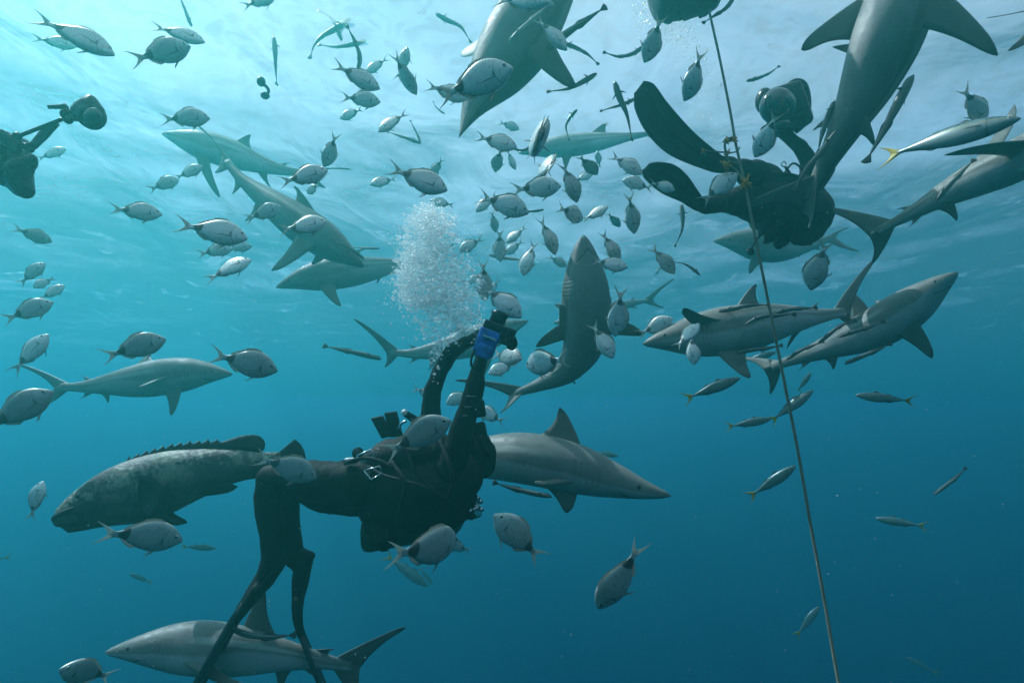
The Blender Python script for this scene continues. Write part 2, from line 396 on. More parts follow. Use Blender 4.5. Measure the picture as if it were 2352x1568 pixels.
def grouper_body(g):
    vec, u, a = g.uv(); ob = g.obj(); n = g.noise(ob, 7, 6, .65, .6); n2 = g.noise(ob, 42, 4, .7); n3 = g.noise(ob, 4.6, 3, .6, .6)
    c = g.mix(g.ss(n, .44, .56), (.02, .022, .018), (.17, .175, .12))
    pale = g.m('MULTIPLY', g.ss(n2, .46, .66), g.m('MULTIPLY', g.ss(a, .56, .22), g.ss(n3, .34, .50)))
    c = g.mix(g.m('MULTIPLY', pale, .7), c, (.52, .53, .42)); blot = g.ss(n3, .58, .64)
    c = g.mix(g.m('MULTIPLY', blot, .7), c, (.02, .022, .018)); c = g.mix(g.ss(a, .42, .62, 0.0, .85), c, (.018, .02, .017))
    lip = g.m('MULTIPLY', g.ss(g.m('ABSOLUTE', g.m('SUBTRACT', a, g.m('ADD', .40, g.m('MULTIPLY', u, 1.5)))), .05, .015), g.ss(u, .17, .13))
    c = g.mix(lip, c, (.01, .011, .01))
    gc = g.ss(g.m('ABSOLUTE', g.m('SUBTRACT', u, g.m('SUBTRACT', .36, g.m('MULTIPLY', g.m('MULTIPLY', g.m('SUBTRACT', a, .5), g.m('SUBTRACT', a, .5)), .5)))), .008, .003)
    c = g.mix(g.m('MULTIPLY', gc, .5), c, (.01, .01, .01))
    return g.bsdf(c, .5, 0, .5, g.bump(g.m('ADD', n2, n), .6, .012))
M = dict(
    bream=finish('silver seabream skin', bream_body), bfin=finish('seabream fin', fin_thin((.30, .33, .28), (.10, .11, .10), .28)),
    btail=finish('seabream tail', fin_thin((.52, .60, .54), (.25, .28, .25), .15)),
    bream_shaded=finish('seabream skin with painted shade', lambda g: bream_body(g, .62)),  # same skin darkened, painting in the dimmer light on deeper fish
    eye=plain('eye ring', (.62, .60, .50), .2, .3, .1), pupil=plain('pupil', (.008, .008, .01), .08, 0, .1),
    shark=finish('shark skin', shark_body), sfin=finish('shark fin', shark_fin), pale_shark=finish('pale shark skin', lambda g: shark_body(g, 2.3)), shaded_shark=finish('shark skin with painted shade', lambda g: shark_body(g, .5)),  # lighter copy paints in distance haze, darker copy the backlit shade
    remora=finish('remora skin', remora_body), rfin=finish('remora fin', fin_thin((.08, .085, .08), (.03, .03, .03), .05)),
    mack=finish('mackerel skin', mack_body), mtail=finish('yellow tail', fin_thin((.62, .50, .05), (.5, .38, .03), .05)), mfin=finish('mackerel fin', fin_thin((.12, .15, .14), (.05, .06, .06), .15)),
    grouper=finish('grouper skin', grouper_body), gfin=finish('grouper fin', fin_thin((.035, .037, .03), (.015, .015, .012), .0)),
    suit=plain('black neoprene', (.006, .007, .008), .75, 0, .35, 60, .25, .18), gear=plain('black nylon', (.008, .009, .010), .7, 0, .4, 90, .3, .25),
    rubber=plain('black rubber', (.006, .007, .008), .65, 0, .3, 40, .15, .18), tank=plain('dark green tank', (.018, .035, .022), .4, .1, .3, 12, .1),
    steel=plain('steel', (.62, .63, .62), .22, .95, .12, 40), dark=plain('black anodised metal', (.02, .023, .026), .3, .5, .3, 60),
    blue=plain('blue anodised housing', (.025, .13, .46), .45, .1, .4, 18, .25), glass=plain('dome glass', (.012, .014, .018), .04, 0, .1, 30, 0, 1.0),
    fin=plain('fin blade', (.014, .018, .022), .55, 0, .3, 14, .15), grey=plain('grey plastic', (.10, .11, .11), .45, 0, .2, 30),
    pale=plain('pale plastic', (.7, .7, .66), .35, 0, .1, 30), skin=plain('skin', (.30, .19, .14), .5, 0, .12, 40),
    orange=plain('orange growth', (.62, .27, .05), .75, 0, .4, 160, .6), drum=plain('weathered drum', (.06, .10, .11), .5, 0, .35, 8, .2))
def rope_mat(g):
    vec, u, a = g.uv(); tw = g.m('SINE', g.m('MULTIPLY', g.m('ADD', g.m('MULTIPLY', u, 260.0), a), 12.566)); n = g.noise(g.obj(), 18, 4)
    c = g.mix(g.ss(tw, -.6, .7), (.12, .12, .09), (.36, .36, .28)); c = g.mix(g.ss(n, .52, .7, 0.0, .6), c, (.10, .12, .08))
    return g.bsdf(c, .8, 0, .3, g.bump(tw, .8, .004))
M['pale_remora'] = finish('pale remora skin', pale_remora)  # skin lightened to stand in for the bright haze over far remoras
M['rope'] = finish('twisted rope', rope_mat)

# ------------------------------------------------------------------ small fish: prototypes in fish space (nose at x=+.5, tail tip at x=-.5)
X3, Y3, Z3 = Vector((1, 0, 0)), Vector((0, 1, 0)), Vector((0, 0, 1))
def fish_proto(kind, bend):
    """part meshes of one fish, length 1, its tail bent sideways by bend"""
    N = 34; ped = .80 if kind == 'seabream' else .84
    def ctr(t): return Vector((.5 - t * ped, bend * (t * t * .75 + max(0, t - .5) * .25) - bend * .16, 0))
    ts = [1 - (1 - i / N) ** 1.25 if i < N else 1.0 for i in range(N + 1)]; ts = [(i / N) ** 1.25 for i in range(N + 1)]
    pts = [ctr(t) for t in ts]
    if kind == 'seabream':
        K = [0, .015, .05, .11, .2, .32, .45, .6, .75, .86, .94, 1]
        top = curve1(K, [.006, .027, .058, .106, .160, .200, .207, .175, .110, .057, .038, .040]); bot = curve1(K, [.006, .023, .046, .084, .130, .165, .173, .149, .093, .047, .036, .040])
        wid = curve1(K, [.005, .018, .034, .050, .068, .078, .076, .062, .042, .026, .017, .010])
    else:
        K = [0, .02, .06, .14, .25, .4, .55, .7, .84, .94, 1]
        top = curve1(K, [.004, .018, .034, .058, .078, .090, .085, .060, .032, .017, .018]); bot = curve1(K, [.004, .016, .032, .058, .082, .096, .088, .060, .030, .017, .018])
        wid = curve1(K, [.004, .014, .028, .046, .060, .066, .060, .044, .026, .016, .010])
    prof = lambda t: (top(t), bot(t), wid(t))
    B = Body(pts, Z3, prof, 1.0, ts=ts, m=22)
    # even-t body for the fins
    E = Body([ctr(i / 40) for i in range(41)], Z3, prof, 1.0)
    out = [('body', B.mesh('body'), None)]
    end = E.at(1, .5, 1, 0); T, D, Sd = E.frame(1); notch = end - T * .045
    hl = .135 if kind == 'seabream' else .115
    dy = Vector((0, bend * .30, 0))
    tu = Vector((-.5, end.y, hl)) + dy; tl = Vector((-.49, end.y, -hl)) + dy
    up = fin_mesh('tail_fin', E.at(.96, 0, 1, .9), notch, tu, .010, .05, .42, .10); lo = fin_mesh('tail_fin', E.at(.96, 1, 1, .9), notch, tl, .010, .05, .42, .10)
    out.append(('tail_fin', join('tail_fin', [up, lo]), None))
    def row(t0, t1, a, hs, n=24, lean=.5):
        base = []; tip = []; nr = []
        for i in range(n):
            t = t0 + (t1 - t0) * i / (n - 1); T, D, Sd = E.frame(t); b = E.at(t, a, 1, .93); h = np.interp(i / (n - 1), np.linspace(0, 1, len(hs)), hs)
            dr = (D if a < .5 else -D) - T * lean
            base.append(b); tip.append(b + dr.normalized() * h); nr.append(Sd)
        return base, tip, nr
    def side_fin(name, t0, t1, a, ext, ln, drop, th):
        r = []
        for sg in (1, -1):
            A, Bp = E.at(t0, a, sg, .95), E.at(t1, a + .03, sg, .9); T, D, Sd = E.frame(t0)
            r.append((name, fin_mesh(name, A, Bp, A - T * ln + Sd * (sg * ext) - D * drop, th, .05, .1, .25, 7), None))
        return r
    if kind == 'seabream':
        sp = [.012, .05] + [.058 + .010 * (k % 2) for k in range(9)] + [.040 + .004 * (k % 2) for k in range(7)] + [.036, .018]
        out.append(('dorsal_fin', sheet_mesh('dorsal_fin', *row(.30, .86, 0, [x * .8 for x in sp], 32, .8), .006), None))
        out.append(('anal_fin', sheet_mesh('anal_fin', *row(.62, .86, 1, [.008, .05, .046, .04, .034, .018], 18, .8), .006), None))
        out += side_fin('pectoral_fin', .29, .315, .56, .075, .21, .05, .006); out += side_fin('pelvic_fin', .34, .39, .90, .03, .12, .085, .006)
        et, ea, er = .115, .33, .030
    else:
        out.append(('dorsal_fin', sheet_mesh('dorsal_fin', *row(.32, .50, 0, [.006, .055, .04, .02, .006], 16, 1.0), .004), None))
        out.append(('rear_dorsal_fin', sheet_mesh('rear_dorsal_fin', *row(.56, .90, 0, [.004, .032, .018, .012, .010, .004], 18, 1.0), .004), None))
        out.append(('anal_fin', sheet_mesh('anal_fin', *row(.60, .90, 1, [.004, .030, .017, .012, .010, .004], 18, 1.0), .004), None))
        out += side_fin('pectoral_fin', .25, .28, .52, .03, .12, .02, .004)
        et, ea, er = .075, .36, .017
    for sg in (1, -1):
        c = E.at(et, ea, sg, .93); n = (c - E.at(et, ea, sg, 0)).normalized(); n = (Y3 * sg * .9 + n * .35).normalized()
        ax = n.cross(X3).normalized(); ay = n.cross(ax)
        out.append(('eye', ball_mesh('eye', c, er, (1, 1, .40), (ax, ay, n), 16, 8), ball_mesh('pupil', c + n * er * .17, er * .66, (1, 1, .42), (ax, ay, n), 14, 8)))
    return out
PART_MAT = {'seabream': dict(body='bream', tail_fin='btail', dorsal_fin='bfin', anal_fin='bfin', pectoral_fin='bfin', pelvic_fin='bfin', eye='eye'),
            'mackerel': dict(body='mack', tail_fin='mtail', dorsal_fin='mfin', rear_dorsal_fin='mfin', anal_fin='mfin', pectoral_fin='mfin', eye='eye')}
PROTO = {}; FISH_N = [0]
GROUPS = {'seabream': ('fish', 'silver seabream milling round the divers'), 'mackerel': ('fish', 'slender yellow tailed fish in the open water')}
def elev(py): return math.degrees(math.atan2(784 - py, FPX)) + 10

def fish(kind, label, nose, tail, phi=0, roll=0, L=None, bend=0, flip=False, dusk=False):
    """nose and tail tip as seen in the picture; phi: nose turned to the camera; roll: back tilted to the camera, 0 = upright"""
    L = L or (.28 if kind == 'seabream' else .32)
    sp = math.sin(math.radians(phi)) * L
    lo, hi = .4, 30.0; un, ut = P(*nose, 1).normalized(), P(*tail, 1).normalized()
    for _ in range(50):
        z = (lo + hi) / 2
        if (un * (z - sp/2) - ut * (z + sp/2)).length > L: hi = z
        else: lo = z
    a, b = un * (z - sp/2), ut * (z + sp/2); c = (a + b) / 2; T = (a - b).normalized()
    w = c.normalized(); n = T.cross(w).normalized()
    if (n.dot(CUP) < 0) != flip: n = -n
    wp = (w - T * w.dot(T)).normalized()
    r = math.radians(roll + 9 * math.sin(FISH_N[0] * 2.4) - elev((nose[1] + tail[1]) / 2) * abs(n.dot(CUP)))
    D = n * math.cos(r) - wp * math.sin(r); Y = D.cross(T).normalized()
    FISH_N[0] += 1
    if bend == 0: bend = (0, .55, -.6, .25, -.3, .9, -.85)[FISH_N[0] * 5 % 7]
    key = (kind, bend)
    if key not in PROTO: PROTO[key] = fish_proto(kind, bend * .13)
    root = thing(kind, label, GROUPS[kind][0], c, GROUPS[kind][1])
    Mx = Matrix((T, Y, D)).transposed().to_4x4(); root.rotation_mode = 'QUATERNION'; root.rotation_quaternion = Mx.to_quaternion(); root.scale = (L, L, L * (1.07 if kind == 'seabream' else 1))
    for nm, me, sub in PROTO[key]:
        o = link(nm, me, M[PART_MAT[kind][nm]], root)
        if dusk and nm == 'body': o.material_slots[0].link = 'OBJECT'; o.material_slots[0].material = M['bream_shaded']
        if sub is not None: link('pupil', sub, M['pupil'], o)
    return root

SB = lambda *a, **k: fish('seabream', *a, **k)
MK = lambda *a, **k: fish('mackerel', *a, **k)

# ------------------------------------------------------------------ the silver seabream, one by one
SB('long seabream in the top left corner, nose down, its silver belly showing', (263, 130), (72, 22), 5, -10, .31)
SB('seabream half hidden behind the long one in the top left corner', (178, 108), (70, 84), 0, -12)
SB('slim seabream just above the deeper bodied one left of the sunlit surface', (471, 99), (345, 52), 0, -8)
SB('deep bodied seabream with tail down, under the slim one at the upper left', (438, 106), (296, 143), 0, 8)
SB('pale seabream cut off by the top edge left of centre', (634, -10), (555, 19), 0, -5)
SB('seabream below the upright remora, uppermost of three nose right', (873, 204), (760, 150), 0, 0)
SB('seabream in the middle of three stacked ones left of the descending shark', (874, 235), (780, 222), 0, 2)
SB('pale seabream nose left, lowest of three stacked near the top', (780, 272), (838, 252), -10, 0)
SB('small white seabream slanting down left beside the upright remora', (840, 168), (894, 133), 0, -18)
SB('slim dark seabream diving steeply, left of the descending shark', (956, 219), (905, 115), 0, -35, .27, 0, True)
SB('seabream seen behind the steeply diving slim one, tail hanging down', (936, 108), (916, 190), 0, -25)
SB('largest bright seabream in front of the descending shark head', (1179, 156), (1000, 228), 6, 0, .30)
SB('seabream partly behind the large bright one, its tail raised at the left', (1078, 226), (975, 200), 0, 0, .27)
SB('small white seabream nose down left, alone above the bubble column', (869, 303), (938, 256), 0, -22)
SB('dark seabream above the raised tail of a shark, upper left', (483, 273), (362, 270), 4, 6, .28, 1)
SB('small bright seabream beside the dark camera rig at the left edge', (153, 342), (80, 366), 0, -12)
SB('seabream nose right, left one of a touching pair at the left', (412, 412), (338, 436), -10, 0)
SB('seabream with nose raised, right one of a touching pair at the left', (465, 381), (402, 414), 10, -12)
SB('dark side-on seabream alone at the left under the touching pair', (373, 493), (246, 479), 0, 10, .28)
SB('small dark seabream at the left edge, uppermost of the left column', (120, 556), (24, 522), 0, 0, dusk=True)
SB('large seabream with black tail spot left of the downward shark', (569, 549), (398, 512), 6, 4, .29)
SB('seabream under the large spotted one, tail at the left', (536, 570), (450, 582), -8, 0)
SB('seabream half hidden under the belly of the large spotted one', (579, 566), (510, 570), 0, -6)
SB('bright white slim seabream below the large spotted one', (578, 597), (464, 641), 0, -24, .27)
SB('white backed seabream in front of the tail of the downward shark', (646, 474), (562, 507), 6, 0, .25)
SB('seabream with yellowish tail in front of the downward shark back', (752, 509), (638, 532), 8, -8, .26)
SB('bright seabream with black tail spot over the far pale shark tail', (753, 391), (640, 424), 4, 0, .26)
SB('slim seabream hanging nose down onto the bright spotted one', (744, 384), (774, 302), 0, -25, .26, 0, True)
SB('small seabream turned away under the bright spotted one', (703, 442), (741, 424), -45, 0)
SB('slim seabream nose up right, near the left edge above two small ones', (104, 604), (40, 655), 0, -20)
SB('small round seabream facing left, near the left edge', (76, 660), (128, 638), 20, 0, .22)
SB('white backed seabream overlapping the small round one at the left edge', (148, 654), (88, 694), 0, -15)
SB('seabream touching the left edge with its tail, nose up right', (123, 694), (2, 737), 8, -4)
SB('seabream climbing steeply above the left shark tail', (110, 767), (30, 862), 8, -28, .29)
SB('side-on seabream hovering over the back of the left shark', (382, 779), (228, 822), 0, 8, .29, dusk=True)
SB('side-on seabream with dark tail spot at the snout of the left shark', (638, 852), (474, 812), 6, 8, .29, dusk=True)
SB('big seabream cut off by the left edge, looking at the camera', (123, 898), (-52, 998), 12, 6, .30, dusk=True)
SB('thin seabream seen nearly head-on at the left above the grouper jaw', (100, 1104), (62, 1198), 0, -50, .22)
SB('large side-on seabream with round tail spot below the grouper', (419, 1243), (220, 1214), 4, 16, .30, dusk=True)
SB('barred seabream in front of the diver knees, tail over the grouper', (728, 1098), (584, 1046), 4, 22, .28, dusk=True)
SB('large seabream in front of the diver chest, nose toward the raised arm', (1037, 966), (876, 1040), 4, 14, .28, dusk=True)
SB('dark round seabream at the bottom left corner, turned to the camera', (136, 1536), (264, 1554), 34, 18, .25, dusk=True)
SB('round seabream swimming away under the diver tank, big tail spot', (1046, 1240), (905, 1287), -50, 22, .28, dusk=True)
SB('small seabream peeping out behind the round one under the tank', (1024, 1246), (1084, 1266), 0, 0, .25, dusk=True)
SB('large seabream facing up left, right of the diver tank', (1134, 1180), (1252, 1296), 14, 10, .28, -1, dusk=True)
SB('large dark striped seabream nose down alone at the bottom right of centre', (1372, 1394), (1490, 1252), -24, 34, .29, dusk=True)
SB('flat seabream nose down under the second diver, tail spot on top', (1862, 667), (1902, 545), -6, 8, .28, 0, dusk=True)
SB('seabream above the two hanging ones, right of the shark snout', (1188, 338), (1090, 316), 4, 0, .26)
SB('small seabream over the back of another right of the shark snout', (1193, 297), (1144, 280), 0, -5)
SB('seabream swimming straight away, seen from behind with its tail spot', (1226, 324), (1264, 312), -80, -4, .25)
SB('hazy seabream end-on below the one seen from behind', (1248, 380), (1272, 388), -80, 0, .26)
SB('leaf shaped seabream hanging nose down, left of a hanging pair', (1138, 396), (1152, 334), -20, 10, .26)
SB('narrow seabream hanging nose down, right of a hanging pair', (1185, 390), (1160, 342), 0, -30, .24)
SB('bright seabream nose right above the darker one in mid picture', (1289, 427), (1172, 440), 4, 0, .28, -1)
SB('large grey seabream with black tail spot above the bubble column', (1028, 437), (888, 388), 6, 2, .29)
SB('small white seabream at the tail of the large grey one', (850, 424), (914, 410), 0, -14)
SB('white seabream sticking out above the back of the large grey one', (988, 406), (1021, 362), -10, -10, .27)
SB('faint seabream facing left at the top of the bubble column', (988, 460), (1046, 474), 0, 0, .28)
SB('large dark seabream in mid picture below the bright one', (1214, 491), (1095, 446), 6, 2, .28)
SB('white seabream nose down left behind the tail of the large dark one', (1094, 488), (1142, 440), 0, -16, .26)
SB('dark seabream hanging under the large dark one', (1139, 534), (1128, 482), 0, -20, .27, dusk=True)
SB('thin dark seabream diving, left of the brown backed one', (1324, 466), (1296, 366), 0, -34, .28, 1, dusk=True)
SB('brown backed seabream seen from above, nose down right', (1372, 402), (1326, 354), -30, 50, .28, dusk=True)
SB('narrow upright seabream behind the brown backed one', (1372, 346), (1376, 390), 0, -38, .24)
SB('pale seabream under the brown backed one', (1362, 400), (1314, 416), -10, -12, .26)
SB('seabream nose against the lower swim fin, tail raised at the left', (1474, 401), (1401, 352), 4, 0, .28)
SB('dark seabream facing left at the edge of the lower swim fin', (1429, 415), (1504, 432), 0, -8, .28)
SB('silver seabream in front of the lower swim fin', (1550, 437), (1488, 418), -10, 4, .155)
SB('large pale seabream between the swim fin and the rope', (1694, 398), (1606, 470), -16, 10, .27)
SB('silver seabream nose down under the hanging drum', (1480, 145), (1522, 30), 8, -12, .28, 0, True)
SB('silver seabream nose down left of the rope, tail pinkish', (1570, 233), (1622, 108), 8, -10, .28, 0, True)
SB('silver seabream nose down in front of the dome camera', (1733, 362), (1790, 252), 10, -6, .27, 0, True)
SB('yellowish seabream swimming away with spread tail, right of the thin dark one', (1337, 506), (1284, 474), -48, 0, .28)
SB('white seabream nose up right, next to the yellowish one', (1396, 474), (1336, 512), 0, -14, .24)
SB('small dim seabream nose down behind the white one', (1424, 522), (1394, 486), -20, 30, .24, dusk=True)
SB('slim seabream diving nose down over the vertical shark snout', (1458, 537), (1440, 440), 0, -22, .29)
SB('pale seabream nose left, right of the bubble column', (1054, 578), (1112, 545), 0, -8, .28)
SB('upright seabream nose down with bright tail, left of a leaning pair', (1148, 602), (1151, 524), 6, -24, .27)
SB('white seabream leaning on the upright one, upper of the pair', (1162, 558), (1212, 519), 0, -16, .26)
SB('white seabream leaning on the upright one, lower of the pair', (1160, 584), (1204, 552), 0, -16, .26)
SB('seabream nose down with bright tail root, left of the vertical shark', (1203, 634), (1226, 548), 4, -18, .28)
SB('thin dark seabream diving left of the vertical shark snout', (1274, 586), (1246, 492), 0, -34, .30, 1, dusk=True)
SB('small dark seabream touching the left side of the vertical shark', (1302, 612), (1258, 588), 0, -8, .25, dusk=True)
SB('seabream with white tail crossing the vertical shark head', (1442, 613), (1356, 602), 0, 0, .22, -1)
SB('thin dark seabream diving onto the one that crosses the shark head', (1420, 604), (1385, 525), 0, -32, .27, dusk=True)
SB('dark backed seabream diving alone right of the vertical shark', (1549, 629), (1494, 562), 0, -20, .28, dusk=True)
SB('tiny dark seabream below the dark backed diving one', (1504, 631), (1519, 613), -20, 0, .22)
SB('slim bright seabream nose down in front of the shark right fin', (1413, 773), (1424, 655), 4, -26, .27, 0, True)
SB('dark seabream with white tail diving in front of the vertical shark belly', (1408, 823), (1356, 738), 6, -4, .25)
SB('silver seabream between the vertical shark and the right shark snout', (1546, 731), (1462, 772), 0, 0, .28)
SB('round seabream turned away with black tail spot, before the shark tail', (1210, 842), (1308, 822), -46, 4, .26)
SB('round seabream tucked behind the camera of the front diver', (1200, 826), (1122, 808), 42, 4, .30, dusk=True)
SB('pale seabream under the round one by the camera', (1122, 858), (1192, 832), 10, -20, .28)
SB('seabream with tan back nose down right, beside the bubble column', (1197, 730), (1104, 652), 8, 0, .28)
SB('tall pale seabream nose down at the edge of the bubble column', (1115, 692), (1104, 594), 0, -24, .29)
SB('small white seabream among the bubbles', (1076, 652), (1112, 622), 0, -16, .22)
SB('white tailed seabream above the tan backed one', (1122, 676), (1146, 638), -10, -12, .25)
SB('pale seabream poking out left of the near raised arm', (1025, 928), (1088, 896), 10, 0, .30)
SB('silver seabream with bright tail right of the near raised arm', (1092, 938), (1164, 972), -10, -4, .30)
SB('dim seabream tail showing left of the far raised arm', (1010, 912), (945, 890), 0, 0, .30)
SB('small pale seabream hanging before the snout of the right shark', (1594, 838), (1586, 762), 10, -14, .20)
SB('small seabream over the cheek of the right shark', (1606, 742), (1552, 804), -10, -20, .20)
MK('faint long fish below the foot of the tank', (984, 1346), (880, 1270), 0, -10, .85)
MK('second faint fish beside the long one below the tank', (994, 1342), (962, 1300), 0, -10, .42)
SB('seabream behind the big yellow tailed fish, tail up at the right edge', (2262, 284), (2208, 196), -20, -10, .28)
SB('silver seabream cut off by the top edge in front of the descending shark', (1262, 8), (1130, -12), 10, -10, .27)
SB('seabream with tail up on the belly of the descending shark', (1302, 117), (1228, 34), 0, -22, .28)

# ------------------------------------------------------------------ slender yellow tailed fish
MK('big slender fish with bright yellow tail under the top right shark', (2346, 274), (2008, 356), 12, 0, .50)
MK('yellow tailed fish below the lower fin of the right shark', (1701, 868), (1566, 916), 0, 6, .34)
MK('yellow tailed fish slanting up across the rope', (1868, 896), (1764, 972), 0, 4, .34)
MK('yellow tailed fish left of the rope, nose at the tail of another', (1772, 962), (1664, 980), 0, 6, .34)
MK('slender fish nose left, alone right of the rope', (1964, 907), (2106, 922), 0, 8, .36)
MK('small dark fish climbing just above the yellow tailed one at the rope', (1864, 855), (1828, 902), 28, 0, .32)
MK('slender fish nose touching the rope, lower right', (1828, 1069), (1714, 1146), 0, 6, .40)
MK('dim slender fish nose left in the lower right blue', (2009, 1190), (2134, 1208), 0, 8, .44)
MK('dim slender fish climbing beside the rope near the bottom', (1882, 1392), (1824, 1462), 0, 10, .46)
MK('faint fish behind the large side-on seabream, lower left', (496, 1259), (412, 1253), 0, 8, .40)
MK('faint small fish nose left below the grouper', (297, 1316), (352, 1340), 0, 8, .36)
MK('faint forked tail at the left edge below the grouper', (-70, 1300), (30, 1276), 0, 8, .46)
MK('barely visible fish in the dark bottom right corner', (2080, 1508), (2160, 1546), 0, 8, .62)
MK('faint fish behind the fin of the shark at the diver head', (1420, 1047), (1352, 1036), 0, 8, .42)
MK('dark fish between the two right sharks, tail at the left', (1784, 808), (1700, 832), 0, 6, .38)

# ------------------------------------------------------------------ sharks, remoras and the grouper
def dorsals(pts, roll, flip=False, twist=0.0):
    out = []; n = len(pts) - 1
    for i, p in enumerate(pts):
        T = (pts[max(0, i-1)] - pts[min(n, i+1)]).normalized(); w = p.normalized(); q = T.cross(w).normalized()
        if out: 
            if q.dot(ref) < 0: q = -q
        elif (q.dot(CUP) < 0) != flip: q = -q
        ref = q; wp = (w - T * w.dot(T)).normalized(); r = math.radians(roll + twist * i / n)
        out.append(q * math.cos(r) - wp * math.sin(r))
    return out
K = [0, .012, .04, .09, .16, .24, .33, .44, .56, .70, .84, .94, 1]
S_TOP = curve1(K, [.003, .010, .022, .040, .062, .082, .092, .090, .076, .054, .033, .023, .024])
S_BOT = curve1(K, [.003, .010, .019, .034, .056, .076, .086, .088, .076, .050, .028, .019, .018])
S_WID = curve1(K, [.004, .014, .030, .049, .069, .084, .087, .084, .070, .047, .028, .018, .013])
SG = ('shark', 'blacktip sharks circling the divers')
def shark(label, pts, Z, roll, fins, gv=1.0, gw=1.0, flip=False, twist=0.0, sharp=0.0, skin='shark'):
    """pts: nose to tail root, (x, y, extra depth) each; fins: name -> root t0, t1, place round the body, tip x, y, depth"""
    wp = [P(x, y, Z + d) for x, y, d in pts]; sp, L = spine(wp, 56)
    nz = lambda t: min(1.0, max(.02, t / .34)) ** sharp
    prof = lambda t: (S_TOP(t) * gv * nz(t), S_BOT(t) * gv * nz(t), S_WID(t) * gw * nz(t))
    D = dorsals(sp, roll, flip, twist); B = Body(sp, D, prof, L, m=26)
    off = B.at(.42, 0, 1, 0); root = thing('shark', label, SG[0], off, SG[1])
    link('body', B.mesh('body', off), M[skin], root)
    def near(t):
        T, Dd, Sd = B.frame(t); return 1 if Sd.dot(B.at(t, 0, 1, 0)) < 0 else -1
    zt = lambda t: B.at(t, 0, 1, 0).dot(FWD)
    for nm, (t0, t1, a, x, y, dz) in fins.items():
        kind = nm.split('.')[0]; far = nm.endswith('far'); sd = near((t0 + t1) / 2) * (-1 if far else 1)
        A, Bk = B.at(t0, a, sd, .88), B.at(t1, a, sd, .88)
        tip = P(x, y, zt((t0 + t1) / 2) + dz)
        th = {'dorsal_fin': .011, 'pectoral_fin': .011}.get(kind, .007) * L / 1.6
        bl = {'pectoral_fin': (.12, .20, .20), 'dorsal_fin': (.13, .26, .12)}.get(kind, (.10, .35, .12))
        link(kind, fin_mesh(kind, A, Bk, tip, th, *bl, off=off), M['sfin'], root)
    return root, B, L, off, zt, near

def caudal(sh, up, lo, w=0.0):
    root, B, L, off, zt, near = sh; T, D, Sd = B.frame(1); e = B.at(1, 0, 1, 0); notch = e - T * (.045 * L)
    z = e.dot(FWD)
    U = P(up[0], up[1], z + up[2]); Lo = P(lo[0], lo[1], z + lo[2])
    a = fin_mesh('tail_fin', B.at(.945 - w, 0, 1, .8), notch, U, .010 * L / 1.6, .06, .30, .16, off=off)
    b = fin_mesh('tail_fin', B.at(.95 - w, 1, 1, .8), notch, Lo, .009 * L / 1.6, .10, .30, .14, off=off)
    link('tail_fin', join('tail_fin', [a, b]), M['sfin'], root)
def small_fins(sh, second=True, anal=True):
    root, B, L, off, zt, near = sh
    for ok, a, t0, t1, nm in ((second, 0, .80, .845, 'second_dorsal_fin'), (anal, 1, .79, .845, 'anal_fin')):
        if ok:
            T, D, Sd = B.frame(t0); A, Bk = B.at(t0, a, 1, .88), B.at(t1, a, 1, .88)
            link(nm, fin_mesh(nm, A, Bk, Bk + (D if a == 0 else -D) * (.033 * L) - T * (.030 * L), .006, .1, .4, .12, 7, off), M['sfin'], root)
def eyes(sh):
    root, B, L, off, zt, near = sh
    for sg in (1, -1):
        c = B.at(.088, .44, sg, .94); link('eye', ball_mesh('eye', c - off, .0085 * L / 1.3), M['pupil'], root)

# far pale shark swimming left under the surface
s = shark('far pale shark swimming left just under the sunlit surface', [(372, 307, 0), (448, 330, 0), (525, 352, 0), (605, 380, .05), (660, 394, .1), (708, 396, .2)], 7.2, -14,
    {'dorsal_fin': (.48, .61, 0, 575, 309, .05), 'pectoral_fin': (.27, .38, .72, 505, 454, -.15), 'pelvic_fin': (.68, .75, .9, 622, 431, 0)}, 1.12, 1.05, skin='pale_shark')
caudal(s, (807, 389, .25), (748, 432, .2)); small_fins(s, True, False); eyes(s)
# the shark angling down to the right across it
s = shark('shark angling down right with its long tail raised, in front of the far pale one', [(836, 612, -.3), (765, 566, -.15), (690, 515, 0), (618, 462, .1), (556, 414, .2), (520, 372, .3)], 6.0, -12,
    {'dorsal_fin': (.39, .54, 0, 675, 427, .05), 'pectoral_fin': (.23, .36, .70, 624, 622, -.15), 'pectoral_fin.far': (.23, .30, .8, 716, 606, .2), 'pelvic_fin': (.62, .69, .9, 562, 508, 0), 'anal_fin': (.82, .88, 1, 533, 446, 0)}, 1.0, 1.05, skin='shaded_shark')
caudal(s, (454, 288, .2), (494, 396, .1)); eyes(s)
# below it, going left behind the bubbles
s = shark('hazy shark swimming left below the downward shark, tail lost in the bubbles', [(634, 660, -.1), (700, 641, 0), (775, 628, .1), (850, 618, .2), (930, 608, .35), (985, 602, .5)], 7.2, -12,
    {'dorsal_fin': (.40, .53, 0, 842, 570, .1), 'pectoral_fin': (.25, .37, .75, 782, 703, -.2), 'pelvic_fin': (.64, .71, .92, 866, 651, 0)}, 1.15, 1.05)
caudal(s, (1046, 560, .4), (1016, 632, .3)); small_fins(s); eyes(s)
# left shark
s = shark('grey shark swimming right at the left edge under two seabream', [(534, 859, 0), (460, 858, 0), (380, 866, 0), (290, 878, 0), (205, 888, .05), (140, 890, .1)], 5.6, -6,
    {'dorsal_fin': (.43, .58, 0, 338, 812, .1), 'pectoral_fin': (.25, .36, .78, 393, 954, -.15), 'pectoral_fin.b': (.30, .38, .52, 318, 888, -.25), 'pelvic_fin': (.68, .75, .9, 248, 926, 0)}, 1.12, 1.0)
caudal(s, (44, 838, .15), (94, 934, .05)); small_fins(s); eyes(s)
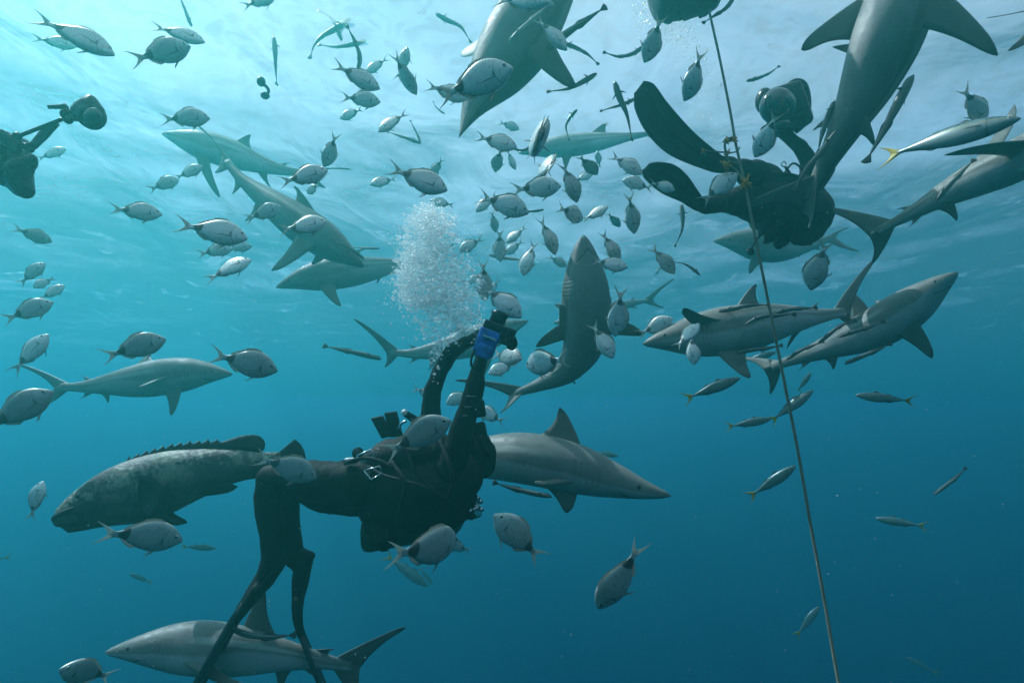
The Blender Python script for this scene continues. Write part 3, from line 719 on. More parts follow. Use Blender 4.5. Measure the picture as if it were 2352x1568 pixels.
# shark descending from the top, head at the lower left
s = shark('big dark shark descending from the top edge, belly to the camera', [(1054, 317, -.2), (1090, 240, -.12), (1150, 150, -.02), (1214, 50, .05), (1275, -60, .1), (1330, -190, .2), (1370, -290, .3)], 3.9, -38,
    {'dorsal_fin': (.44, .60, 0, 1139, -40, .1), 'pectoral_fin': (.30, .44, .62, 1322, 202, -.05), 'pectoral_fin.far': (.30, .42, .6, 1060, 120, .7)}, 1.12, 1.05, flip=True, sharp=.42, skin='shaded_shark')
eyes(s); caudal(s, (1420, -380, .4), (1440, -270, .3))
# top right shark, head beyond the top edge
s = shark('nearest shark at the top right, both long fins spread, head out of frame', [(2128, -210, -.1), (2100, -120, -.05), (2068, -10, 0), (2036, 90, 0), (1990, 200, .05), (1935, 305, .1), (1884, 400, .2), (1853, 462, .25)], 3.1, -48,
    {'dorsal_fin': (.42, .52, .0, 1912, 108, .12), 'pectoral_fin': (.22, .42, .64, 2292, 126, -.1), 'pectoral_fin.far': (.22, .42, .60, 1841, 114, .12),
     'pelvic_fin': (.64, .76, .82, 2008, 334, -.05), 'pelvic_fin.far': (.68, .75, .7, 1868, 300, .1)}, 1.28, 1.2, flip=True, skin='shaded_shark')
caudal(s, (1712, 474, -.1), (1858, 524, -.05), .07); small_fins(s, False, True)
# vertical shark in the centre
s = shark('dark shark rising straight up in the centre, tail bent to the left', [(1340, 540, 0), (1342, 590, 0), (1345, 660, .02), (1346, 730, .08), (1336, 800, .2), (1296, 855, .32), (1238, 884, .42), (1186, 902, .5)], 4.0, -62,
    {'pectoral_fin': (.31, .49, .5, 1479, 768, .05), 'pectoral_fin.far': (.31, .49, .5, 1231, 795, .05), 'dorsal_fin': (.38, .5, 0, 1274, 700, .42), 'pelvic_fin': (.66, .76, .72, 1322, 882, -.05), 'pelvic_fin.far': (.66, .73, .75, 1258, 838, .1)}, 1.25, 1.28, flip=True, skin='shaded_shark')
caudal(s, (1046, 873, .1), (1149, 949, -.05)); eyes(s)
# behind the camera of the diver
s = shark('hazy shark behind the bubbles and the front diver camera, snout at the right', [(1213, 737, 0), (1160, 757, .02), (1100, 780, .05), (1030, 800, .08), (955, 812, .12), (900, 810, .2)], 7.2, -8,
    {'dorsal_fin': (.42, .55, 0, 1046, 742, .05), 'pectoral_fin': (.25, .36, .78, 1110, 862, -.1), 'pelvic_fin': (.66, .73, .9, 984, 850, 0)}, 1.15, 1.0)
caudal(s, (812, 732, .1), (884, 843, .05)); small_fins(s); eyes(s)
# faint one right of the vertical shark
s = shark('faint shark tail between the vertical shark and the right sharks', [(1270, 742, 0), (1322, 734, 0), (1380, 718, 0), (1440, 700, .05), (1490, 690, .1)], 9.2, 0,
    {'dorsal_fin': (.42, .54, 0, 1366, 680, .05), 'pectoral_fin': (.3, .42, .8, 1410, 778, -.1)})
caudal(s, (1549, 640, .1), (1526, 706, .05)); small_fins(s)
# faint one behind the second diver
s = shark('faint shark swimming left below the second diver', [(1639, 553, 0), (1695, 556, 0), (1770, 566, .1), (1850, 562, .3), (1910, 548, .5)], 7.4, -10,
    {'pectoral_fin': (.26, .38, .82, 1721, 628, -.1), 'pelvic_fin': (.62, .69, .9, 1835, 592, 0)}, 1.25, 1.0)
caudal(s, (1948, 524, .2), (1974, 577, .1)); small_fins(s, False, True); eyes(s)
# the pair on the right
s = shark('shark swimming left in the right half with remoras along its flank', [(1477, 790, 0), (1530, 781, 0), (1606, 771, 0), (1690, 757, 0), (1790, 738, .05), (1875, 728, .15), (1938, 718, .25)], 4.0, -16,
    {'dorsal_fin': (.44, .56, 0, 1737, 652, .1), 'pectoral_fin.b': (.22, .36, .42, 1569, 708, -.28), 'pectoral_fin': (.28, .42, .88, 1722, 868, -.2), 'pelvic_fin': (.66, .76, .88, 1808, 800, -.05)}, 1.18, 1.05)
caudal(s, (2011, 594, .25), (1967, 747, .15)); small_fins(s, True, False); eyes(s)
s = shark('shark swimming up right at the far right, underside of its snout showing', [(2200, 625, -.35), (2160, 654, -.25), (2100, 700, -.12), (2030, 745, 0), (1950, 780, .1), (1860, 814, .22), (1772, 843, .35)], 4.2, -22,
    {'dorsal_fin': (.42, .54, 0, 1944, 664, .15), 'pectoral_fin': (.27, .42, .74, 2142, 822, -.15), 'pectoral_fin.far': (.3, .4, .62, 2010, 690, .5), 'pelvic_fin': (.66, .76, .84, 1914, 848, -.05)}, 1.22, 1.15)
caudal(s, (1703, 822, .2), (1769, 905, .1)); small_fins(s, False, True); eyes(s)
# far right, half out of the frame
s = shark('shark leaving by the right edge, its tail toward the second diver', [(2560, 236, -.4), (2490, 282, -.3), (2410, 328, -.2), (2330, 372, -.1), (2250, 408, 0), (2170, 448, .1), (2095, 490, .2), (2016, 532, .3)], 3.5, -26,
    {'dorsal_fin': (.42, .54, 0, 2330, 240, .2), 'pectoral_fin': (.28, .40, .5, 2170, 356, -.22), 'pectoral_fin.b': (.24, .36, .85, 2470, 500, -.1), 'pelvic_fin': (.66, .76, .84, 2198, 507, -.05)}, 1.1, 1.05)
caudal(s, (1886, 477, .2), (2003, 606, .1), .03); small_fins(s, True, True)
# very far one under the surface
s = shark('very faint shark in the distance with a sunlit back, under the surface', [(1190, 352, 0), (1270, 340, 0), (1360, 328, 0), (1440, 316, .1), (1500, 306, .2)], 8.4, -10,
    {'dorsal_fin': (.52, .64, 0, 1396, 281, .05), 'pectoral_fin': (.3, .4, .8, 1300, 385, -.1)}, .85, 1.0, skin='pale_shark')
caudal(s, (1560, 276, .1), (1540, 340, .05))
# top right corner, only its tail
s = shark('shark tail poking in at the top right corner', [(2860, 60, -.4), (2740, 40, -.3), (2600, 20, -.15), (2480, 10, -.05), (2405, 12, 0)], 2.9, 0,
    {'pectoral_fin': (.28, .4, .8, 2640, 180, -.1), 'dorsal_fin': (.42, .54, 0, 2640, -80, .05)})
caudal(s, (2266, 42, .05), (2316, 118, 0), .12)
# behind the diver head
s = shark('brown grey shark behind the head of the front diver, tall dorsal fin', [(1541, 1138, -.1), (1480, 1126, -.06), (1400, 1102, 0), (1300, 1072, .05), (1200, 1052, .14), (1110, 1050, .3), (1030, 1060, .6), (985, 1070, 1.0)], 3.35, 2,
    {'dorsal_fin': (.27, .40, 0, 1287, 936, .05), 'pectoral_fin': (.25, .37, .86, 1304, 1177, -.1), 'pectoral_fin.b': (.24, .31, .62, 1228, 1108, -.14), 'pelvic_fin': (.56, .63, .9, 1150, 1100, 0)}, .84, .9)
caudal(s, (930, 1030, .5), (950, 1110, .4)); small_fins(s, False, False); eyes(s)
# bottom left
s = shark('big shark along the bottom edge passing behind the diver swim fins', [(242, 1497, -.1), (310, 1492, -.06), (400, 1488, 0), (510, 1492, 0), (620, 1502, .04), (720, 1516, .1), (806, 1530, .2)], 3.05, 4,
    {'dorsal_fin': (.51, .66, 0, 608, 1357, .05), 'pectoral_fin': (.30, .42, .62, 596, 1588, -.2), 'pelvic_fin': (.68, .75, .9, 650, 1590, 0), 'second_dorsal_fin': (.81, .88, 0, 768, 1490, .02)}, 1.16, 1.0)
caudal(s, (932, 1440, .1), (842, 1618, .05), .03); small_fins(s, False, True); eyes(s)

# ------------------------------------------------------------------ remoras
K2 = [0, .03, .08, .16, .28, .42, .6, .78, .92, 1]
R_TOP = curve1(K2, [.006, .018, .028, .038, .044, .042, .032, .020, .011, .010]); R_BOT = curve1(K2, [.006, .018, .030, .042, .050, .048, .034, .020, .011, .010])
R_WID = curve1(K2, [.012, .034, .048, .056, .056, .048, .032, .018, .009, .006])
def remora(label, pts, Z=None, roll=0, L=.55, flip=False, gv=1.0, fins=True):
    pts = [(p + (0,))[:3] for p in pts]
    if Z is None:
        lo, hi = .5, 20.0
        for _ in range(40):
            Z = (lo + hi) / 2
            if spine([P(x, y, Z + d) for x, y, d in pts], 10)[1] > L: hi = Z
            else: lo = Z
    sp, L = spine([P(x, y, Z + d) for x, y, d in pts], 30)
    prof = lambda t: (R_TOP(t) * gv, R_BOT(t) * gv, R_WID(t) * gv)
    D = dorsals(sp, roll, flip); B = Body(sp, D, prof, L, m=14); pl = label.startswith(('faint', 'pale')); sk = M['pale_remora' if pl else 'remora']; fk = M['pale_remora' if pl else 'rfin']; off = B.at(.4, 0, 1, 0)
    root = thing('remora', label, 'remora', off, 'remoras following the sharks'); link('body', B.mesh('body', off), sk, root)
    T, Dd, Sd = B.frame(1); e = B.at(1, 0, 1, 0); n = 9; base = []; tip = []; nr = []
    for k in range(n):
        x = k / (n - 1) * 2 - 1; base.append(e + T * (.02 * L) + Dd * (x * .010 * L)); tip.append(e - T * ((.085 - .02 * x * x) * L) + Dd * (x * .058 * L)); nr.append(Sd)
    link('tail_fin', sheet_mesh('tail_fin', base, tip, nr, .004, 4, off), fk, root)
    for nm, a in (('dorsal_fin', 0), ('anal_fin', 1)):
        base = []; tip = []; nr = []
        for k in range(14):
            t = .54 + .40 * k / 13; T, Dd, Sd = B.frame(t); h = np.interp(k / 13, [0, .12, .4, 1], [.004, .036, .022, .006]) * L; d = (Dd if a == 0 else -Dd)
            b = B.at(t, a, 1, .9); base.append(b); tip.append(b + (d - T * .7).normalized() * h); nr.append(Sd)
        link(nm, sheet_mesh(nm, base, tip, nr, .003, 3, off), fk, root)
    for sg in (1, -1):
        T, Dd, Sd = B.frame(.2); A, Bk = B.at(.19, .42, sg, .9), B.at(.235, .45, sg, .9)
        link('pectoral_fin', fin_mesh('pectoral_fin', A, Bk, A + Sd * (sg * .085 * L) - T * (.085 * L), .004, .1, .25, .2, 6, off), fk, root)
    T, Dd, Sd = B.frame(.1)
    link('suction_disc', ball_mesh('suction_disc', B.at(.12, 0, 1, .98) - off, .10 * L, (1, .36, .10), (T, Sd, Dd), 14, 8), fk, root)
    return root
RM = remora
RM('faint curled remora at the top, head right, crossing another', [(806, 44), (775, 64), (740, 84), (722, 104), (714, 126)], 6.4, -50)
RM('faint remora at the top with tail up left, crossing the curled one', [(785, 94), (774, 66), (760, 42), (736, 28)], 6.4, -50)
RM('faint straight remora below the crossing pair at the top', [(842, 94), (805, 103), (770, 108), (738, 104)], 6.6, -50)
RM('grey upright remora nose down above the three stacked seabream', [(823, 164), (826, 130), (815, 96), (800, 66)], 4.6, -30)
RM('pale thin remora hanging tail down left of the top centre', [(628, 84), (632, 116), (633, 152), (635, 188)], 6.0, -50)
RM('pale remora with curved tail alone near the top centre', [(1000, 32), (1026, 46), (1058, 62), (1078, 92)], 6.0, -50)
RM('dark remora with paddle tail leaving the descending shark', [(1256, 118), (1292, 84), (1338, 52), (1382, 22)], 3.72, -20, gv=1.1)
RM('thin remora right of the descending shark, tail down right', [(1288, 98), (1318, 108), (1348, 124), (1370, 144)], 5.0, -45)
RM('curved remora partly behind the seabream under the drum', [(1480, 106), (1452, 124), (1420, 130), (1392, 122)], 5.0, -40)
RM('remora at the fin tip of the descending shark, nose up right', [(1371, 169), (1340, 187), (1304, 204), (1264, 210)], 4.4, -55)
RM('dark remora with spread fins seen from below, left of the upper swim fin', [(1411, 187), (1423, 224), (1440, 264), (1450, 314)], 4.3, -70)
RM('dark remora crossing behind it with a broad paddle tail', [(1462, 226), (1430, 240), (1400, 249), (1384, 254)], 4.6, -50)
RM('small hooked remora right of the descending shark', [(1326, 252), (1311, 268), (1300, 290), (1306, 318)], 5.6, -60)
RM('faint remora nose down in a V with another, upper centre', [(966, 328), (957, 306), (944, 280)], 6.2, -40)
RM('faint remora lying flat in the V, tail at the left', [(967, 330), (942, 320), (914, 311), (894, 304)], 6.2, -40)
RM('small remora right of the rope above the dome camera', [(1714, 187), (1740, 180), (1766, 169), (1786, 155)], 5.4, -40)
RM('remora hanging tail down under the lower swim fin', [(1565, 468), (1568, 500), (1566, 530), (1553, 560)], 5.2, -65)
RM('long dark remora right of the top right shark, nose up', [(2099, 173), (2070, 222), (2030, 300), (1996, 360)], 2.95, -35)
RM('dark remora clinging beside the back of the top right shark', [(1918, 232), (1900, 270), (1888, 310), (1880, 345)], 3.2, -30)
RM('thin remora trailing off the top right shark tail', [(1922, 300), (1890, 345), (1850, 390), (1828, 430)], 3.0, -20)
RM('dark remora trailing behind the tail of the hazy shark by the bubbles', [(876, 825), (835, 814), (790, 804), (752, 796)], 6.2, -20)
RM('dark remora below the chin of the shark behind the diver head', [(1268, 1141), (1220, 1131), (1175, 1120), (1142, 1110)], 3.2, -10)
RM('dim remora in the blue at the right, tail up', [(2144, 1136), (2170, 1116), (2196, 1096), (2214, 1078)], 5.2, 10)
RM('remora with fins spread right of the lone diving seabream', [(1608, 632), (1592, 618), (1572, 606), (1550, 602)], 5.0, -60)
RM('faint short remora left of the descending shark snout', [(1022, 262), (1010, 254), (1000, 244), (996, 236)], 6.8, -40)
RM('faint remora nose left behind the upright seabream', [(1122, 585), (1150, 591), (1182, 595), (1206, 597)], 5.6, -30)
RM('small remora nose right off the large dark seabream', [(1250, 482), (1228, 485), (1208, 486), (1192, 484)], 5.0, -30)
RM('faint remora over the hazy shark left of the bubbles', [(872, 571), (850, 570), (830, 569), (816, 568)], 6.6, -30)
RM('curved remora between the two seabream right of the shark snout', [(1224, 336), (1202, 345), (1182, 343), (1168, 338)], 4.6, -30)
RM('pale needle thin remora cut off by the top edge at the left', [(440, 62), (430, 36), (420, 10), (412, -8)], 5.6, -40)
RM('remora with paddle tail beside the hanging drum', [(1692, -14), (1668, 18), (1642, 36), (1620, 50)], 3.7, -30)
RM('dark remora lying along the back of the left-going right shark', [(1650, 716), (1685, 709), (1722, 701), (1760, 700)], 3.88, -25)
RM('remora on the flank of the left-going right shark behind the rope', [(1712, 745), (1748, 728), (1785, 724), (1820, 722)], 3.78, -20)
RM('thin remora on the tail half of the left-going right shark', [(1775, 722), (1805, 712), (1840, 708), (1870, 707)], 3.85, -20)
RM('thin remora under the belly of the left-going right shark', [(1690, 812), (1724, 804), (1760, 800), (1790, 794)], 3.8, -10)
RM('remora clinging to the back of the up-right shark near its fin', [(1880, 790), (1906, 766), (1934, 746), (1960, 738)], 3.98, -20)
RM('remora on the flank of the up-right shark under its chest', [(1926, 774), (1960, 762), (1995, 752), (2024, 740)], 3.9, -20)
RM('remora near the tail of the up-right shark', [(1806, 826), (1836, 806), (1866, 794), (1886, 786)], 4.1, -20)
RM('thin remora along the belly of the up-right shark', [(1940, 836), (1975, 820), (2010, 806), (2040, 792)], 3.95, -10)
RM('remora along the back of the bottom shark, below its dorsal fin', [(520, 1438), (570, 1456), (620, 1462), (668, 1458)], 2.9, 0)
RM('remora on the head of the downward shark at the left', [(836, 596), (816, 578), (790, 562), (766, 553)], 5.5, -20)
RM('remora on the flank of the shark leaving at the right', [(2150, 462), (2176, 430), (2206, 398), (2232, 372)], 3.4, -20)
RM('pale remora on the belly of the descending shark', [(1168, 98), (1196, 70), (1226, 42), (1262, 12)], 3.55, -20)

# ------------------------------------------------------------------ the grouper
def grouper():
    Z = 3.25
    pts = [P(128, 1196, Z - .22), P(190, 1166, Z - .16), P(260, 1140, Z - .1), P(350, 1116, Z - .04), P(440, 1092, Z), P(530, 1074, Z + .04), P(600, 1070, Z + .08), P(645, 1066, Z + .14)]
    sp, L = spine(pts, 50)
    Kg = [0, .012, .05, .12, .22, .34, .48, .62, .76, .88, 1]
    tp = curve1(Kg, [.016, .036, .060, .092, .130, .152, .150, .124, .094, .072, .064]); bt = curve1(Kg, [.022, .060, .088, .110, .136, .158, .148, .116, .082, .060, .058])
    wd_ = curve1(Kg, [.014, .040, .062, .082, .100, .106, .094, .074, .050, .032, .022])
    D = dorsals(sp, -4); B = Body(sp, D, lambda t: (tp(t), bt(t), wd_(t)), L, m=30); off = B.at(.4, 0, 1, 0)
    root = thing('grouper', 'big dark mottled grouper swimming left behind the diver knees', 'grouper', off); link('body', B.mesh('body', off), M['grouper'], root)
    def row(t0, t1, a, hs, n, lean):
        b_, t_, n_ = [], [], []
        for k in range(n):
            x = k / (n - 1); t = t0 + (t1 - t0) * x; T, Dd, Sd = B.frame(t); d = Dd if a == 0 else -Dd; b = B.at(t, a, 1, .93)
            b_.append(b); t_.append(b + (d - T * lean).normalized() * (np.interp(x, np.linspace(0, 1, len(hs)), hs) * L)); n_.append(Sd)
        return b_, t_, n_
    spn = []
    for k in range(11): spn += [.046 + .002 * k, .010 + .0035 * k]
    spn += [.052, .064, .078, .090, .098, .102, .100, .090, .076, .056, .028]
    link('dorsal_fin', sheet_mesh('dorsal_fin', *row(.30, .90, 0, spn, 58, .9), .012, 4, off), M['gfin'], root)
    link('anal_fin', sheet_mesh('anal_fin', *row(.62, .76, 1, [.01, .04, .06, .055, .04], 12, 1.8), .010, 3, off), M['gfin'], root)
    T, Dd, Sd = B.frame(1); e = B.at(1, 0, 1, 0); b_, t_, n_ = [], [], []
    for k in range(17):
        x = k / 16 * 2 - 1; b_.append(e + T * .02 + Dd * (x * .055 * L)); r = .15 * L * (1 - .10 * abs(x) ** 3) * (1 + .012 * (k % 2))
        an = x * math.radians(52); t_.append(e - T * (r * math.cos(an) * .85) + Dd * (r * math.sin(an) * 1.15)); n_.append(Sd)
    # the tail fin is raised, its upper lobe above the fish in front
    link('tail_fin', sheet_mesh('tail_fin', b_, t_, n_, .012, 5, off), M['gfin'], root)
    sd = 1 if B.frame(.4)[2].dot(off) < 0 else -1
    for sg in (sd, -sd):
        c = B.at(.37, .60, sg, 1.0); T, Dd, Sd = B.frame(.37); b_, t_, n_ = [], [], []
        for k in range(15):
            x = k / 14 * 2 - 1; d = -T * math.cos(x * 1.25) + Dd * math.sin(x * 1.25)
            b_.append(c + Dd * (x * .03 * L)); t_.append(c + d * (.125 * L * (1 - .12 * abs(x))) + Sd * (sg * .05 * L)); n_.append(Sd)
        link('pectoral_fin', sheet_mesh('pectoral_fin', b_, t_, n_, .010, 4, off), M['gfin'], root)
        A, Bk = B.at(.36, .86, sg, .9), B.at(.44, .86, sg, .9)
        link('pelvic_fin', fin_mesh('pelvic_fin', A, Bk, A - T * (.15 * L) - Dd * (.085 * L), .012, .12, .1, .3, 8, off), M['gfin'], root)
        c = B.at(.13, .30, sg, .96); ax = (c - B.at(.13, .3, sg, 0)).normalized(); x3 = ax.cross(T).normalized(); y3 = ax.cross(x3)
        ey = link('eye', ball_mesh('eye', c - off, .016 * L, (1, 1, .5), (x3, y3, ax)), M['gfin'], root)
        link('pupil', ball_mesh('pupil', c + ax * (.004 * L) - off, .009 * L, (1, 1, .6), (x3, y3, ax)), M['pupil'], ey)
    # thick lips
    for a0, nm in ((.40, 'upper_lip'), (.60, 'lower_lip')):
        q = [B.at(.10, a0 + .06, 1, 1.0), B.at(.05, a0 + .03, 1, 1.02), B.at(.012, a0, 1, 1.0), B.at(.004, a0, -1, .3), B.at(.012, a0, -1, 1.0), B.at(.05, a0 + .03, -1, 1.02), B.at(.10, a0 + .06, -1, 1.0)]
        link(nm, tube_mesh(nm, q, [.007 * L, .013 * L, .015 * L, .015 * L, .015 * L, .013 * L, .007 * L], 10, 24, off), M['gfin'], root)
grouper()

# ------------------------------------------------------------------ divers
def blob_body(name, chains, mat, parent, off, voxel=.011, smooth=4, tex=True):
    """one continuous skin grown round chains of (x, y, Z, radius) points"""
    bm = bmesh.new()
    for ch in chains:
        pts = [P(x, y, z) for x, y, z, r in ch]; rr = [c[3] for c in ch]
        for i in range(len(pts) - 1):
            d = (pts[i+1] - pts[i]).length; n = max(1, int(d / (min(rr[i], rr[i+1]) * .42)))
            for k in range(n + (i == len(pts) - 2)):
                t = k / n; r = rr[i] + (rr[i+1] - rr[i]) * (3*t*t - 2*t*t*t); m = Matrix.Translation(pts[i].lerp(pts[i+1], t) - off)
                bmesh.ops.create_icosphere(bm, subdivisions=2 if r < .03 else 3, radius=r, matrix=m)
    me = bpy.data.meshes.new(name); bm.to_mesh(me); bm.free(); o = link(name, me, mat, parent)
    rm = o.modifiers.new('skin', 'REMESH'); rm.mode = 'VOXEL'; rm.voxel_size = voxel; rm.use_smooth_shade = True
    sm = o.modifiers.new('smooth', 'SMOOTH'); sm.factor = .5; sm.iterations = smooth
    if tex:
        tx = bpy.data.textures.new(name + '_folds', 'CLOUDS'); tx.noise_scale = .09; tx.noise_depth = 3
        dm = o.modifiers.new('folds', 'DISPLACE'); dm.texture = tx; dm.strength = .016; dm.mid_level = .5; dm.texture_coords = 'LOCAL'
    return o
def tb(name, pts, rad, mat, parent, off, n=20, m=10): return link(name, tube_mesh(name, pts, rad, m, n, off), M[mat], parent)
def bx(name, c, X, Y, Z, mat, parent, off, bevel=.18): return link(name, box_mesh(name, c - off, X, Y, Z, bevel), M[mat], parent)
def hand(at_, to, spread, curl, ln=.085):
    """chains for four bent fingers and a thumb, all points (x, y, Z, r)"""
    return []

def strip(name, rows, thick, mat, parent, off, n=24):
    """a long blade: rows of (left x, left y, right x, right y, Z left, Z right)"""
    L, _ = spine([P(r[0], r[1], r[4]) for r in rows], n); R, _ = spine([P(r[2], r[3], r[5]) for r in rows], n); v = []; f = []; m = 8
    for i in range(n + 1):
        c = (L[i] + R[i]) / 2; ax = (R[i] - L[i]) / 2; T = (L[min(n, i+1)] - L[max(0, i-1)]).normalized(); N = ax.cross(T).normalized(); w = 1.0
        e = min(i, n - i) / n
        if i == 0: w = .62
        elif i == 1: w = .88
        for x, h in ((-1, .6), (-.93, 1.25), (-.8, .55), (0, .45), (.8, .55), (.93, 1.25), (1, .6)): v.append(c + ax * x * w + N * thick * h - off)
        for x, h in ((1, -.6), (.93, -1.25), (.8, -.55), (0, -.45), (-.8, -.55), (-.93, -1.25), (-1, -.6)): v.append(c + ax * x * w + N * thick * h - off)
    m = 14
    for i in range(n):
        for k in range(m): f.append((i*m+k, i*m+(k+1) % m, (i+1)*m+(k+1) % m, (i+1)*m+k))
    f.append(tuple(range(m-1, -1, -1))); f.append(tuple(range(n*m, n*m+m)))
    me = mk(name, v, f); bm = bmesh.new(); bm.from_mesh(me); bmesh.ops.recalc_face_normals(bm, faces=bm.faces); bm.to_mesh(me); bm.free()
    return link(name, me, M[mat], parent)

def front_diver():
    Z = 3.0; off = P(900, 1110, Z)
    root = thing('person', 'diver in black wetsuit lying on his back, arms raised with a camera', 'person', off, 'scuba divers among the sharks')
    zl, zr = Z - .12, Z + .12
    ch = []
    for d in (-.075, .075):   # trunk, two parallel columns
        ch.append([(838, 1118, Z + d, .125), (905, 1112, Z + d, .122), (975, 1098, Z + d, .138), (1030, 1088, Z + d, .128), (1055, 1078, Z + d, .09)])
    ch.append([(1030, 1080, Z - .16, .085), (1030, 1078, Z + .16, .085)])                                       # shoulders
    ch.append([(1045, 1078, Z, .075), (1080, 1062, Z, .066)])                                                    # neck
    ch.append([(1102, 1062, Z, .088), (1101, 1046, Z, .094), (1094, 1022, Z, .082), (1086, 1008, Z, .058)])      # head, face up
    ch.append([(1083, 1016, Z, .030), (1085, 996, Z, .020), (1088, 990, Z, .014)])                               # nose
    ch.append([(1068, 1030, Z, .046), (1070, 1016, Z, .036)])                                                    # jaw
    for s_ in (-1, 1): ch.append([(1104, 1040, Z + s_ * .085, .022), (1104, 1034, Z + s_ * .094, .016)])         # ears under the hood
    # near arm, far arm
    ch.append([(1040, 1062, Z - .17, .074), (1058, 1000, Z - .20, .062), (1078, 930, Z - .20, .051), (1088, 893, Z - .19, .050), (1100, 845, Z - .17, .036), (1104, 828, Z - .165, .034)])
    ch.append([(1000, 1050, Z + .16, .074), (988, 985, Z + .19, .060), (992, 900, Z + .2, .050), (1012, 848, Z + .18, .046), (1038, 806, Z + .14, .044), (1066, 790, Z + .02, .034), (1078, 784, Z - .04, .033)])
    # gloved hands: palms, four unequal bent fingers and a thumb each, closed on the housing
    ch.append([(1106, 822, Z - .165, .030), (1112, 806, Z - .165, .033), (1116, 796, Z - .165, .028)])
    for k, (dx, ln) in enumerate(((-9, .92), (-3, 1.0), (3, .95), (9, .78))):
        x0, y0 = 1116 + dx * .9, 797 + dx * .45
        ch.append([(x0, y0, Z - .17, .0105), (x0 + 5 * ln, y0 - 13 * ln, Z - .185, .0100), (x0 + 9 * ln, y0 - 22 * ln, Z - .175, .0092), (x0 + 11 * ln, y0 - 27 * ln, Z - .155, .0080)])
    ch.append([(1101, 818, Z - .16, .013), (1094, 805, Z - .15, .0115), (1097, 792, Z - .13, .0098)])
    ch.append([(1080, 783, Z - .05, .031), (1093, 778, Z - .08, .031)])
    for k, (dy, ln) in enumerate(((-9, .92), (-3, 1.0), (3, .95), (9, .8))):
        x0, y0 = 1094 + dy * .2, 779 + dy
        ch.append([(x0, y0, Z - .08, .0105), (x0 + 13 * ln, y0 - 5 * ln, Z - .10, .0098), (x0 + 21 * ln, y0 - 6 * ln, Z - .125, .0090), (x0 + 23 * ln, y0 - 4 * ln, Z - .145, .0080)])
    ch.append([(1084, 770, Z - .06, .0125), (1094, 760, Z - .09, .0110), (1104, 757, Z - .11, .0095)])
    # legs: thighs level, shins hanging
    ch.append([(832, 1112, zl, .122), (735, 1104, zl, .104), (655, 1096, zl, .076), (622, 1098, zl, .070), (614, 1140, zl, .068), (620, 1195, zl, .064), (627, 1250, zl, .060), (628, 1282, zl, .060)])
    ch.append([(835, 1135, zr, .122), (745, 1132, zr, .106), (690, 1116, zr, .078), (662, 1114, zr, .072), (656, 1150, zr, .070), (662, 1205, zr, .064), (670, 1258, zr, .058), (678, 1282, zr, .054)])
    ch.append([(628, 1282, zl, .056), (608, 1322, zl, .042), (590, 1350, zl, .03)]); ch.append([(682, 1280, zr, .050), (692, 1300, zr, .046), (688, 1350, zr, .036), (684, 1380, zr, .03)])
    blob_body('body', ch, M['suit'], root, off)
    # swim fins seen on edge
    f1 = blob_body('swim_fin', [[(630, 1286, zl, .062), (610, 1326, zl, .052), (590, 1352, zl, .044), (560, 1394, zl, .034), (545, 1418, zl, .026)], [(590, 1352, zl - .05, .03), (550, 1410, zl - .07, .022)], [(590, 1352, zl + .05, .03), (550, 1410, zl + .07, .022)]], M['rubber'], root, off, .009, 3, False)
    strip('blade', [(437, 1590, 449, 1594, zl - .10, zl + .10), (474, 1526, 487, 1532, zl - .10, zl + .10), (506, 1470, 517, 1476, zl - .085, zl + .085), (534, 1422, 544, 1426, zl - .05, zl + .05), (560, 1386, 566, 1390, zl - .03, zl + .03)], .013, 'fin', f1, off)
    f2 = blob_body('swim_fin', [[(680, 1278, zr, .056), (706, 1278, zr, .036), (718, 1275, zr, .018)], [(700, 1284, zr, .046), (691, 1325, zr, .048), (684, 1380, zr, .034), (682, 1415, zr, .028), (691, 1458, zr, .023)], [(684, 1380, zr - .05, .026), (690, 1456, zr - .07, .018)], [(684, 1380, zr + .05, .026), (690, 1456, zr + .07, .018)]], M['rubber'], root, off, .009, 3, False)
    strip('blade', [(746, 1602, 755, 1598, zr - .10, zr + .10), (722, 1540, 731, 1536, zr - .10, zr + .10), (703, 1492, 711, 1489, zr - .08, zr + .08), (690, 1456, 696, 1454, zr - .04, zr + .04), (684, 1430, 688, 1428, zr - .02, zr + .02)], .011, 'fin', f2, off)
    for f_, q in ((f1, [(640, 1300, zl - .05), (612, 1330, zl - .06), (584, 1372, zl - .06)]), (f2, [(716, 1290, zr - .05), (704, 1336, zr - .055), (690, 1400, zr - .055)])): tb('strap', [P(*x) for x in q], .007, 'gear', f_, off)
    # buoyancy vest with its air cell on the back
    v = []
    for d in (-.09, .09):
        v.append([(885, 1128, Z + d, .125), (950, 1118, Z + d, .150), (1010, 1108, Z + d, .158), (1052, 1092, Z + d, .13)])
        v.append([(856, 1066, Z + d, .07), (900, 1048, Z + d, .095), (950, 1040, Z + d, .105), (1004, 1036, Z + d, .10)])
        v.append([(868, 1160, Z + d, .11), (950, 1172, Z + d, .12), (1030, 1160, Z + d, .115)])
    vest = blob_body('vest', v, M['gear'], root, off, .013, 3)
    tk = lambda x, y, d=0: P(x, y, Z + d)
    ax = (tk(1052, 1190) - tk(846, 1230)); axn = ax.normalized()
    ring = lambda a, r: None
    tank = link('tank', tube_mesh('tank', [tk(836, 1228), tk(838, 1228), tk(846, 1227), tk(1020, 1195), tk(1040, 1190), tk(1054, 1187), tk(1064, 1185)], [.07, .084, .09, .09, .083, .06, .03], 28, None, off), M['tank'], root)
    tb('valve', [tk(1060, 1186), tk(1084, 1180)], [.026, .022], 'dark', tank, off, 4)
    tb('valve_knob', [tk(1080, 1181, -.05), tk(1080, 1181, -.10)], [.024, .022], 'rubber', tank, off, 4, 14)
